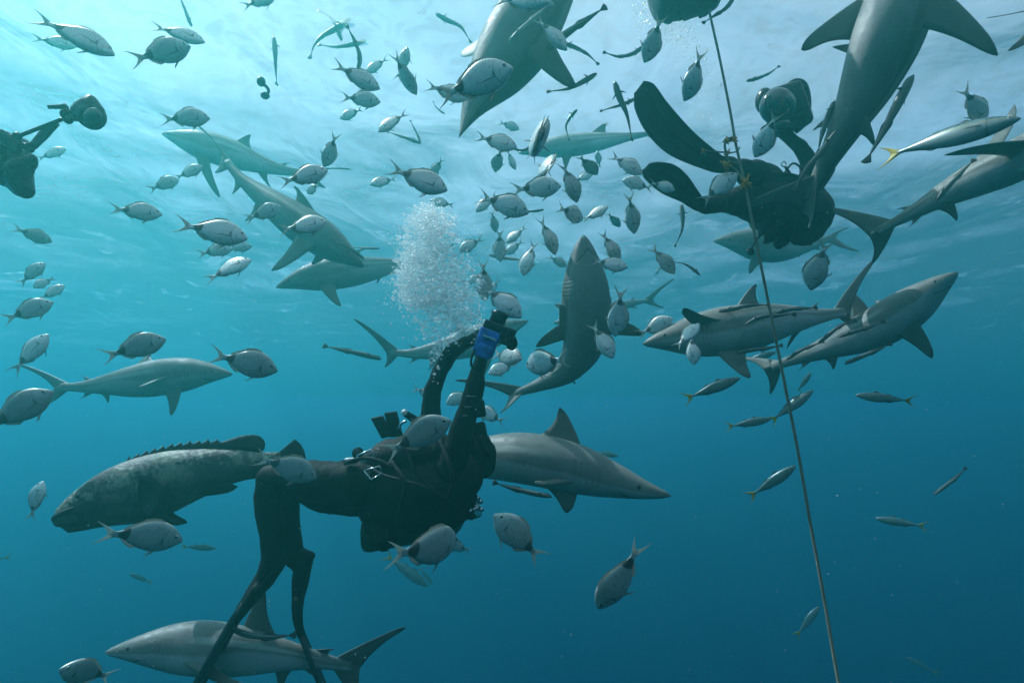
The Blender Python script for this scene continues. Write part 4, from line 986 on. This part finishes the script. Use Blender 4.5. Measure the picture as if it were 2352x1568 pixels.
    for x in (880, 985): tb('tank_band', [tk(x - 6, 1230 - (x - 846) * .19), tk(x + 6, 1228 - (x - 846) * .19)], .095, 'gear', tank, off, 2, 28)
    bx('back_plate', tk(936, 1178), axn * .20, Vector((0, .16, 0)), axn.cross(Vector((0, 1, 0))) * .05, 'gear', vest, off, .3)
    bx('trim_pocket', tk(872, 1206, -.12), axn * .05, Vector((0, .05, 0)), axn.cross(Vector((0, 1, 0))) * .09, 'gear', vest, off, .3)
    # regulator first stage and hoses
    r1 = tb('regulator', [tk(1086, 1160, -.02), tk(1092, 1186, -.02)], [.034, .036], 'steel', root, off, 4, 18)
    bx('port_block', tk(1082, 1150, -.06), Vector((.028, 0, 0)), Vector((0, .025, 0)), Vector((0, 0, .020)), 'dark', r1, off, .3)
    for x, y, d in ((1100, 1150, -.03), (1102, 1168, -.05), (1076, 1172, -.08), (1094, 1142, -.06)): tb('plug', [tk(x, y, d), tk(x + 5, y + 2, d - .02)], .012, 'steel', r1, off, 3, 12)
    for pts in ([(1088, 1148, 0), (1098, 1110, -.05), (1104, 1060, -.13), (1092, 1010, -.10), (1082, 992, -.02)], [(1094, 1176, 0), (1080, 1190, -.14), (1030, 1150, -.30), (960, 1090, -.28), (930, 1020, -.2)], [(1090, 1182, 0), (1060, 1170, -.22), (980, 1120, -.32), (880, 1090, -.24), (836, 1062, -.12)], [(1086, 1150, .02), (1090, 1120, .12), (1060, 1060, .2), (990, 1000, .16)]):
        tb('hose', [tk(*q) for q in pts], .0075, 'rubber', root, off, 26)
    rg = link('mouthpiece', ball_mesh('mouthpiece', tk(1072, 1000) - off, .040, (1, 1, .7)), M['rubber'], root); tb('exhaust_tee', [tk(1062, 996, -.05), tk(1062, 996, .05)], .020, 'rubber', rg, off, 4)
    # mask
    mk_ = bx('mask', tk(1092, 990), Vector((.055, 0, .012)), Vector((0, .078, 0)), Vector((-.008, 0, .040)), 'rubber', root, off, .35)
    for s_ in (-1, 1): bx('lens', tk(1089, 981, s_ * .036), Vector((.042, 0, .009)), Vector((0, .030, 0)), Vector((-.002, 0, .008)), 'glass', mk_, off, .3)
    tb('mask_strap', [tk(1098, 998, -.08), tk(1112, 1030, -.10), tk(1126, 1052, -.05), tk(1127, 1054, .05), tk(1112, 1030, .10), tk(1098, 998, .08)], .011, 'rubber', mk_, off, 30)
    # things on the harness
    for (x, y, rot, w, h) in ((878, 980, .5, .033, .060), (904, 974, .24, .032, .066)):
        c, s_ = math.cos(rot), math.sin(rot); bx('pad', tk(x, y, -.02), RIGHT * (c * w) + CUP * (s_ * w * .4), FWD * .018, CUP * (h * c) - RIGHT * (h * s_), 'gear', vest, off, .25)
    tb('inflator', [tk(960, 968, -.05), tk(940, 955, -.07), tk(929, 948, -.08)], [.020, .020, .016], 'rubber', vest, off, 8); link('inflator_button', ball_mesh('inflator_button', tk(929, 947, -.085) - off, .017), M['pale'], vest)
    tb('clip', [tk(916, 985, -.1), tk(922, 972, -.1), tk(934, 966, -.1)], .007, 'steel', vest, off, 10)
    for pts, w in (([(820, 1047), (852, 1032), (862, 1049), (832, 1060), (820, 1047)], .006), ([(836, 1080), (872, 1070), (878, 1086), (852, 1101), (836, 1080)], .004)):
        link('buckle', tube_mesh('buckle', [tk(x, y, -.265) for x, y in pts], w, 8, None, off), M['steel'], vest)
    gz = link('gauge', ball_mesh('gauge', tk(805, 1058, -.19) - off, .036, (1.15, .8, .42)), M['dark'], root); link('gauge_face', ball_mesh('gauge_face', tk(805, 1055, -.21) - off, .030, (1.1, .5, .34)), M['pale'], gz)
    link('reel', tube_mesh('reel', [tk(822, 1040, -.08), tk(822, 1040, -.02)], .030, 18, 3, off), M['dark'], vest)
    for pts in ([(792, 1064, -.2), (830, 1052, -.23), (870, 1058, -.25), (900, 1074, -.26)], [(1010, 1010, -.24), (1030, 1060, -.32), (1040, 1110, -.33), (1020, 1170, -.26)], [(900, 1060, -.22), (930, 1110, -.29), (920, 1170, -.25)]): tb('strap', [tk(q[0], q[1], q[2] - .04) for q in pts], .010, 'gear', vest, off)
    wb = bx('wrist_computer', tk(1100, 938, -.21), RIGHT * .030 + CUP * .004, FWD * .03, CUP * .040 - RIGHT * .006, 'rubber', root, off, .3)
    for y, r in ((908, .056), (932, .058), (952, .060)): tb('cuff_strap', [tk(1083 - (y - 908) * .32 + 13 * math.cos(a), y - 2 * math.sin(a), -.2 + .056 * math.sin(a)) for a in np.linspace(0, 6.28, 18)], .003, 'grey', root, off, 24, 6)
    # the camera he holds: a thing of its own
    cr = thing('camera', 'blue underwater camera housing with dark tray held up by the front diver', 'camera', P(1125, 790, Z - .21))
    co = P(1125, 790, Z - .21); rt = -.36; U = (RIGHT * math.cos(rt) + CUP * math.sin(rt)).normalized(); V = FWD.cross(U) * -1; V = U.cross(FWD) * 1.0
    if V.dot(CUP) < 0: V = -V
    q = lambda x, y, d: P(x, y, Z - .21 + d)
    body = bx('housing', q(1118, 786, 0), U * .052, FWD * .045, V * .066, 'blue', cr, co, .25)
    bx('cover', q(1112, 806, -.01), U * .040, FWD * .040, V * .034, 'blue', cr, co, .3)
    bx('latch', q(1124, 776, -.052), U * .034, FWD * .006, V * .005, 'steel', body, co, .3)
    bx('tray', q(1147, 759, .01), U * .082, FWD * .050, V * .030, 'dark', cr, co, .25); bx('battery_pack', q(1160, 780, .02), U * .048, FWD * .035, V * .026, 'dark', cr, co, .3)
    link('lens_port', tube_mesh('lens_port', [q(1140, 744, .03), q(1146, 728, .05), q(1148, 722, .055)], [.040, .040, .046], 20, None, co), M['dark'], cr)
    link('handle', tube_mesh('handle', [q(1180, 775, -.02), q(1184, 790, -.02), q(1176, 800, -.01), q(1166, 794, 0)], .011, 10, 12, co), M['rubber'], cr)
    for x, y, d in ((1092, 782, -.02), (1086, 790, -.03), (1098, 772, -.02), (1090, 768, 0), (1104, 760, 0)): link('knob', ball_mesh('knob', q(x, y, d) - co, .014, (1, 1, .8)), M['dark'], body)
    link('lanyard', tube_mesh('lanyard', [q(1098, 826, -.05), q(1090, 846, -.06), q(1082, 836, -.06), q(1086, 812, -.05), q(1096, 800, -.04)], .006, 8, 20, co), M['rubber'], cr)
front_diver()

def second_diver():
    Z = 4.2; off = P(1800, 450, Z)
    root = thing('person', 'diver in black at the upper right behind a shark tail, long fins to the left', 'person', off, 'scuba divers among the sharks')
    ch = []
    for d in (-.08, .08):
        ch.append([(1762, 440, Z + d, .155), (1805, 462, Z + d, .175), (1842, 476, Z + d, .185), (1868, 482, Z + d, .14)])
    ch += [[(1856, 470, Z - .05, .13), (1876, 500, Z - .05, .11), (1860, 526, Z - .08, .105), (1848, 538, Z - .1, .088)],      # neck and head, bowed
           [(1842, 548, Z - .17, .024), (1838, 553, Z - .19, .016)], [(1876, 530, Z - .08, .03), (1880, 532, Z - .08, .02)],
           [(1858, 430, Z, .10), (1862, 396, Z - .02, .070), (1856, 366, Z - .04, .058), (1838, 338, Z - .06, .052), (1812, 316, Z - .06, .044), (1800, 308, Z - .06, .040)],
           [(1835, 500, Z - .15, .085), (1800, 520, Z - .2, .062), (1780, 530, Z - .22, .050), (1768, 545, Z - .24, .040)],
           [(1756, 420, Z + .02, .14), (1735, 404, Z - .1, .112), (1712, 394, Z - .2, .085), (1690, 388, Z - .3, .066), (1664, 378, Z - .4, .045), (1654, 372, Z - .42, .04)],
           [(1762, 470, Z + .02, .16), (1735, 470, Z - .1, .130), (1700, 462, Z - .22, .105), (1672, 464, Z - .32, .076), (1648, 468, Z - .42, .052), (1634, 472, Z - .45, .045)]]
    for dx, dy in ((-8, -6), (-3, -9), (3, -10), (8, -8)): ch.append([(1798 + dx * .5, 302 + dy * .3, Z - .07, .012), (1796 + dx, 294 + dy, Z - .09, .011), (1793 + dx, 288 + dy, Z - .12, .009)])
    ch.append([(1806, 304, Z - .06, .014), (1812, 294, Z - .09, .011), (1808, 286, Z - .12, .009)])
    for dx, ln in ((-8, 9), (-3, 12), (3, 11), (8, 8)): ch.append([(1766 + dx * .6, 547, Z - .24, .012), (1762 + dx, 552 + ln * .5, Z - .26, .010), (1758 + dx, 550 + ln, Z - .25, .008)])
    ch.append([(1774, 546, Z - .25, .013), (1780, 552, Z - .28, .010)])
    blob_body('body', ch, M['suit'], root, off, .014, 4)
    vv = []
    for d in (-.1, .1): vv.append([(1762, 468, Z + d, .18), (1806, 484, Z + d, .215), (1850, 488, Z + d, .19)])
    vest = blob_body('vest', vv, M['gear'], root, off, .016, 3)
    tk = lambda x, y, d=0: P(x, y, Z + d)
    tank = link('tank', tube_mesh('tank', [tk(1730, 500, .25), tk(1734, 500, .25), tk(1830, 500, .3), tk(1850, 500, .3), tk(1862, 500, .3)], [.08, .095, .095, .08, .03], 24, None, off), M['tank'], root)
    tb('hose', [tk(1862, 500, .2), tk(1896, 470, .05), tk(1890, 520, -.12), tk(1860, 548, -.2)], .009, 'rubber', root, off, 24)
    tb('hose', [tk(1800, 400, -.12), tk(1820, 376, -.2), tk(1838, 384, -.2), tk(1850, 402, -.15)], .007, 'rubber', root, off, 24)
    link('clip', tube_mesh('clip', [tk(1800 + 5 * math.cos(a), 377 + 6 * math.sin(a), -.2) for a in np.linspace(0, 6.28, 14)], .005, 6, None, off), M['steel'], vest); tb('clip_strap', [tk(1804, 384, -.2), tk(1814, 398, -.18)], .010, 'gear', vest, off, 4)
    mk_ = bx('mask', tk(1840, 545, -.2), RIGHT * .07, FWD * .03 + CUP * .02, CUP * .045, 'rubber', root, off, .35)
    f1 = strip('swim_fin', [(1452, 222, 1486, 178, 3.46, 3.46), (1463, 262, 1508, 202, 3.5, 3.48), (1488, 308, 1534, 238, 3.56, 3.53), (1541, 358, 1594, 304, 3.68, 3.64), (1632, 394, 1664, 362, 3.8, 3.76), (1650, 392, 1676, 372, 3.84, 3.8)], .012, 'fin', root, off, 30)
    f2 = strip('swim_fin', [(1472, 396, 1498, 371, 3.42, 3.42), (1484, 414, 1545, 377, 3.46, 3.46), (1520, 444, 1577, 402, 3.52, 3.52), (1562, 463, 1604, 440, 3.6, 3.6), (1598, 484, 1622, 464, 3.66, 3.66), (1622, 484, 1640, 462, 3.72, 3.72)], .012, 'fin', root, off, 30)
    for f_, mids in ((f1, [(1474, 214, 3.45), (1496, 254, 3.48), (1520, 290, 3.53), (1576, 340, 3.64), (1640, 380, 3.77)]), (f2, [(1500, 396, 3.43), (1536, 412, 3.48), (1572, 440, 3.55), (1604, 466, 3.63)])):
        for o_ in (-9, 9): tb('rib', [P(x + o_ * .8, y - o_ * .8, z - .018) for x, y, z in mids], [.003, .006, .008], 'rubber', f_, off, 24, 8)
    for f_, c in ((f1, [(1676, 380, 3.82, .06), (1640, 376, 3.78, .055), (1618, 362, 3.72, .035)]), (f2, [(1650, 468, 3.76, .06), (1622, 474, 3.70, .052), (1604, 470, 3.66, .036)])): blob_body('foot_pocket', [c], M['rubber'], f_, off, .01, 3, False)
    for pts, w in (([(1748, 408, -.12), (1780, 400, -.2), (1816, 402, -.2), (1850, 412, -.16)], .014), ([(1756, 440, -.20), (1790, 462, -.24), (1830, 470, -.24), (1870, 466, -.16)], .012), ([(1780, 400, -.18), (1776, 450, -.24), (1784, 510, -.22), (1800, 540, -.14)], .013), ([(1826, 406, -.18), (1834, 460, -.24), (1840, 510, -.2)], .013)): tb('strap', [tk(*q_) for q_ in pts], w, 'gear', vest, off, 24, 8)
    for x, y, d, w, h in ((1764, 520, -.16, .06, .05), (1792, 546, -.14, .04, .05), (1756, 398, -.08, .05, .035), (1884, 500, -.1, .035, .06)): bx('pocket', tk(x, y, d), RIGHT * w + CUP * w * .3, FWD * .05, CUP * h - RIGHT * h * .2, 'gear', vest, off, .35)
    tb('hose', [tk(1850, 500, .1), tk(1810, 556, -.1), tk(1790, 566, -.16), tk(1784, 556, -.2)], .009, 'rubber', root, off, 20); link('spare_mouthpiece', ball_mesh('spare_mouthpiece', tk(1788, 562, -.18) - off, .034, (1, .7, 1)), M['rubber'], root)
    tb('hose', [tk(1862, 500, .2), tk(1900, 500, 0), tk(1880, 450, -.18), tk(1830, 440, -.26), tk(1800, 470, -.27)], .008, 'rubber', root, off, 26)
    gz = link('gauge', ball_mesh('gauge', tk(1724, 578, -.1) - off, .030, (1, .5, 1)), M['dark'], root); tb('gauge_hose', [tk(1724, 574, -.1), tk(1740, 548, -.12), tk(1770, 520, -.16)], .007, 'rubber', gz, off, 14)
    # the camera with its dome
    cr = thing('camera', 'glossy black dome camera housing held up by the second diver', 'camera', P(1800, 245, Z - .1)); co = P(1800, 245, Z - .1); q = lambda x, y, d=0: P(x, y, Z - .12 + d)
    body = bx('housing', q(1806, 252, .04), RIGHT * .125 + CUP * .04, FWD * .10, CUP * .155 - RIGHT * .05, 'dark', cr, co, .45)
    link('dome_port', ball_mesh('dome_port', q(1786, 244, -.05) - co, .125, (1, .85, 1), (RIGHT, FWD, CUP), 28, 18), M['glass'], cr)
    link('port_ring', tube_mesh('port_ring', [q(1790 + 36 * math.cos(a), 246 + 41 * math.sin(a), -.02 + .03 * math.cos(a)) for a in np.linspace(0, 6.283, 40)], .014, 8, None, co), M['dark'], cr)
    link('strobe', ball_mesh('strobe', q(1756, 232, .05) - co, .085, (.75, .8, 1.1), (RIGHT, FWD, CUP), 20, 14), M['dark'], cr)
    link('handle', tube_mesh('handle', [q(1812, 200, 0), q(1828, 190, 0), q(1844, 196, 0), q(1852, 222, 0), q(1852, 256, 0), q(1840, 286, 0), q(1824, 300, .02)], .030, 12, 28, co), M['dark'], cr)
    link('trigger', tube_mesh('trigger', [q(1822, 210, -.05), q(1838, 206, -.05), q(1836, 222, -.05)], .010, 8, 12, co), M['pale'], cr)
    tb('bracket', [q(1812, 206, 0), q(1800, 212, 0), q(1782, 208, .02)], .016, 'dark', cr, co, 8)
    link('lens', ball_mesh('lens', q(1798, 286, -.07) - co, .060, (1, .6, .8)), M['glass'], cr)
second_diver()

def left_rig():
    Z = 2.5; c = P(40, 370, Z); r = thing('camera_rig', 'dark camera rig with a strobe on a long arm at the left edge', 'camera', c); q = lambda x, y, d=0: P(x, y, Z + d)
    body = bx('housing', q(-18, 362, .02), RIGHT * .115, FWD * .09, CUP * .105, 'dark', r, c, .3)
    blob_body('grip', [[(0, 340, Z, .05), (22, 330, Z, .045), (30, 350, Z, .04), (20, 400, Z, .06)], [(16, 392, Z, .05), (44, 386, Z - .02, .05), (66, 374, Z - .02, .034), (72, 366, Z - .02, .026)], [(42, 392, Z - .02, .055), (48, 420, Z - .02, .048), (58, 438, Z - .02, .036), (64, 442, Z - .02, .022)], [(40, 415, Z, .05), (44, 436, Z, .03)]], M['dark'], r, c, .008, 4, False)
    for i, pts in enumerate(([(40, 314, 0), (148, 272, .02)], [(42, 330, 0), (58, 336, 0), (80, 331, .02)])): tb('arm', [q(*p) for p in pts], .0085 if i == 0 else .014, 'dark', r, c, 10, 12)
    fl = tb('float_arm', [q(74, 338, .02), q(100, 310, .03), q(132, 282, .04)], [.016, .020, .012], 'grey', r, c, 12, 12); tb('cable', [q(70, 346, 0), q(96, 326, 0), q(128, 290, .02)], .005, 'rubber', fl, c, 14)
    for x, y, rr in ((38, 314, .022), (44, 332, .020), (152, 262, .026), (158, 274, .022), (72, 344, .014)): link('clamp', ball_mesh('clamp', q(x, y, 0) - c, rr, (1, .8, 1)), M['dark'], r)
    hd = tb('lever', [q(156, 264, 0), q(150, 244, 0), q(144, 245, 0), q(112, 246, 0)], [.012, .011, .010, .009], 'dark', r, c, 16)
    sb = blob_body('strobe', [[(196, 256, Z, .050), (210, 266, Z, .058), (212, 272, Z, .050)], [(208, 234, Z, .030), (206, 250, Z, .05)], [(180, 252, Z, .030), (196, 256, Z, .045)], [(226, 254, Z, .026), (232, 255, Z, .014)], [(172, 273, Z, .014), (186, 270, Z, .02)], [(184, 238, Z, .016), (178, 234, Z, .009)]], M['dark'], r, c, .007, 3, False)
    link('strobe_face', ball_mesh('strobe_face', q(212, 268, -.05) - c, .040, (1, .35, 1), (RIGHT, FWD, CUP)), M['glass'], sb)
left_rig()

def small_float():
    Z = 5.0; c = P(605, 205, Z); r = thing('float', 'small dark two-lobed float hanging under the sunlit surface', 'float', c); q = lambda x, y, d=0: P(x, y, Z + d)
    link('upper_ball', ball_mesh('upper_ball', q(600, 188) - c, .038, (1, 1, 1.15)), M['dark'], r); link('lower_ball', ball_mesh('lower_ball', q(609, 220) - c, .036, (1.1, 1, .85)), M['dark'], r)
    link('stem', tube_mesh('stem', [q(606, 194), q(614, 202), q(617, 211), q(611, 219)], .014, 8, 14, c), M['dark'], r)
small_float()

def drum_and_rope():
    Z = 3.75; c = P(1572, -30, Z); r = thing('bait_drum', 'dark round bait drum hanging at the top edge', 'drum', c)
    ax = (RIGHT * .97 + CUP * .20).normalized(); h = .215; R = .20
    rows = [(-h, .10), (-h * .97, .15), (-h * .88, R * .93), (-h * .72, R), (-h * .3, R * 1.03), (0, R * 1.06), (h * .3, R * 1.03), (h * .72, R), (h * .88, R * .93), (h * .97, .15), (h, .10)]
    body = link('shell', tube_mesh('shell', [P(1572, -36, Z) + ax * a for a, _ in rows], [b for _, b in rows], 36, None, c), M['drum'], r)
    for a in (-.12, 0, .12): tb('hoop', [P(1572, -36, Z) + ax * (a - .006), P(1572, -36, Z) + ax * (a + .006)], R * 1.075, 'drum', body, c, 2, 36)
    for a, b in ((-.02, 3.6), (.09, 4.0), (-.12, 4.1), (.13, 3.4)):
        n = CUP * -1; link('plug', ball_mesh('plug', P(1572, -36, Z) + ax * a + (n * math.cos(b - 3.7) + FWD * -math.sin(b - 3.7)) * R * 1.06 - c, .014), M['dark'], body)
    link('shackle', tube_mesh('shackle', [P(1628, 4, Z), P(1634, 18, Z), P(1626, 26, Z), P(1620, 16, Z), P(1624, 2, Z)], .007, 8, 16, c), M['steel'], r)
    rp = [(1628, 22, 3.62), (1652, 130, 3.5), (1676, 250, 3.38), (1690, 330, 3.28), (1711, 424, 3.14), (1732, 530, 3.06), (1770, 720, 2.95), (1802, 880, 2.86), (1832, 1032, 2.78), (1861, 1200, 2.68), (1892, 1370, 2.58), (1926, 1568, 2.46), (1950, 1700, 2.40)]
    pts = [P(*p) for p in rp]; c = pts[3]; ro = tag(link('rope', tube_mesh('rope', pts, .0074, 10, 160, c), M['rope'], None, c), 'thin twisted rope running from the drum down to the bottom edge', 'rope')
    rr = random.Random(5)
    def tuft(x, y, z, n=16, s=.022):
        bm = bmesh.new(); o = P(x, y, z)
        for k in range(n):
            d = Vector((rr.gauss(0, 1), rr.gauss(0, 1), rr.gauss(0, 1))).normalized(); L = s * rr.uniform(.5, 1.9); mm = Matrix.Translation(o + d * L * .5 - c) @ d.to_track_quat('Z', 'Y').to_matrix().to_4x4()
            bmesh.ops.create_cone(bm, segments=6, radius1=s * .34, radius2=s * rr.uniform(.05, .22), depth=L, matrix=mm, cap_ends=True)
        bmesh.ops.create_icosphere(bm, subdivisions=2, radius=s * .6, matrix=Matrix.Translation(o - c)); me = bpy.data.meshes.new('growth'); bm.to_mesh(me); bm.free(); link('growth', me, M['orange'], ro)
    for x, y, z, n, s in ((1686, 322, 3.26, 12, .020), (1668, 322, 3.26, 16, .022), (1672, 350, 3.26, 12, .018), (1666, 378, 3.24, 18, .026), (1713, 420, 3.11, 20, .026), (1615, 346, 3.26, 8, .014), (1708, 426, 3.12, 10, .018)): tuft(x, y, z, n, s)
    for q, w in (([(1690, 322, 3.27), (1674, 318, 3.26), (1665, 332, 3.25), (1668, 352, 3.25), (1676, 372, 3.24), (1698, 376, 3.21)], .007), ([(1668, 350, 3.26), (1644, 349, 3.26), (1614, 345, 3.26)], .005), ([(1668, 378, 3.24), (1688, 388, 3.2), (1706, 412, 3.13)], .005), ([(1676, 352, 3.25), (1692, 348, 3.25), (1700, 338, 3.24)], .004)):
        link('rope_end', tube_mesh('rope_end', [P(*p) for p in q], w, 8, 24, c), M['rope'], ro)
drum_and_rope()

# ------------------------------------------------------------------ bubbles and drifting specks
def bubble_mat(g):
    fr = g.node('ShaderNodeLayerWeight'); fr.inputs['Blend'].default_value = .55
    gl = g.node('ShaderNodeBsdfGlossy'); gl.inputs['Roughness'].default_value = .12; gl.inputs[0].default_value = (.95, .97, 1, 1)
    tl = g.node('ShaderNodeBsdfTranslucent'); tl.inputs[0].default_value = (.95, 1, 1, 1); df = g.node('ShaderNodeBsdfDiffuse'); df.inputs[0].default_value = (.95, 1, 1, 1)
    tr = g.node('ShaderNodeBsdfTransparent'); w = g.mixs(.55, df.outputs[0], tl.outputs[0]); a = g.mixs(.88, gl.outputs[0], w)
    return g.mixs(g.m('ADD', g.m('MULTIPLY', fr.outputs['Facing'], .4), .36, clamp=True), tr.outputs[0], a)
M['bubble'] = finish('air bubble', bubble_mat)
ICO = None
def ico():
    global ICO
    if ICO is None:
        bm = bmesh.new(); bmesh.ops.create_icosphere(bm, subdivisions=1, radius=1); bm.verts.ensure_lookup_table()
        ICO = (np.array([v.co[:] for v in bm.verts]), np.array([[v.index for v in f.verts] for f in bm.faces])); bm.free()
    return ICO
def swarm(name, items, mat, kind='stuff'):
    v0, f0 = ico(); n = len(items); V = np.empty((n, len(v0), 3)); 
    for i, (p, r, sq) in enumerate(items): V[i] = v0 * np.array((r * sq, r * sq, r)) + np.array(p[:])
    F = (f0[None] + (np.arange(n) * len(v0))[:, None, None]).reshape(-1, 3); me = bpy.data.meshes.new(name); me.from_pydata(V.reshape(-1, 3).tolist(), [], F.tolist()); me.polygons.foreach_set('use_smooth', [True] * len(F))
    o = link(name, me, mat); o['kind'] = kind; return o
br = random.Random(11)
def plume(blobs, Z, dz):
    it = []
    for x, y, sx, sy, n, r0 in blobs:
        for _ in range(int(n * 3.0)):
            r = r0 * .62 * br.lognormvariate(0, .62); r = min(r, .024); px, py = x + br.gauss(0, sx * .85), y + br.gauss(0, sy)
            it.append((P(px, py, Z + br.gauss(0, dz)), r * (.8 if r > .008 else 1), 1.0 if r < .007 else br.uniform(1.1, 1.7)))
    return it
it = plume([(982, 486, 16, 10, 110, .0050), (962, 506, 22, 12, 170, .0050), (1000, 520, 26, 20, 260, .0052), (985, 560, 34, 26, 420, .0050), (940, 608, 20, 28, 300, .0048), (985, 620, 36, 34, 520, .0048), (930, 655, 16, 20, 160, .0045),
            (1050, 625, 26, 26, 240, .0046), (1000, 680, 48, 24, 460, .0046), (970, 690, 30, 8, 200, .0055), (1065, 680, 28, 28, 260, .0044), (1030, 730, 44, 24, 300, .0040), (1000, 760, 34, 20, 120, .0036), (1070, 745, 24, 20, 140, .0040),
            (1048, 790, 26, 6, 70, .0050), (1010, 806, 12, 12, 36, .0050), (1000, 840, 8, 18, 26, .0045)], 3.25, .13)
it += plume([(984, 486, 20, 10, 160, .0022), (970, 512, 26, 14, 240, .0022), (985, 560, 38, 30, 620, .0022), (950, 620, 30, 40, 700, .0022), (985, 660, 46, 36, 700, .0022), (1040, 660, 40, 40, 560, .0022), (1030, 730, 46, 26, 400, .002)], 3.25, .15)
for x, y, sx, sy, n in ((990, 500, 30, 24, 10), (960, 590, 34, 40, 12), (1020, 650, 44, 40, 12), (1020, 740, 40, 30, 8)):
    for _ in range(n): it.append((P(x + br.gauss(0, sx), y + br.gauss(0, sy), 3.2 + br.gauss(0, .12)), br.uniform(.008, .012), br.uniform(1.3, 1.8)))
tag(swarm('bubbles', it, M['bubble']), 'white column of bubbles rising from the front diver', 'bubbles')
it = plume([(1500, 30, 26, 24, 160, .0045), (1540, 60, 30, 30, 170, .0042), (1580, 120, 30, 40, 150, .0040), (1610, 200, 24, 40, 100, .0038), (1632, 270, 18, 36, 60, .0036), (1470, 40, 12, 20, 60, .004)], 4.6, .2)
tag(swarm('bubbles', it, M['bubble']), 'faint scattered bubbles under the drum', 'bubbles')
pm = plain('drifting speck', (.50, .58, .58), .8, 0, .1)
it = []
for _ in range(1900):
    z = br.uniform(.7, 5.0) ** 1.0; px, py = br.uniform(-100, 2450), br.uniform(-50, 1620); it.append((P(px, py, z), br.choice((.0005, .0006, .0008, .001, .0013)) * (.5 + z * .28), br.uniform(.7, 1.4)))
tag(swarm('plankton', it, pm), 'pale specks drifting in the water', 'plankton')
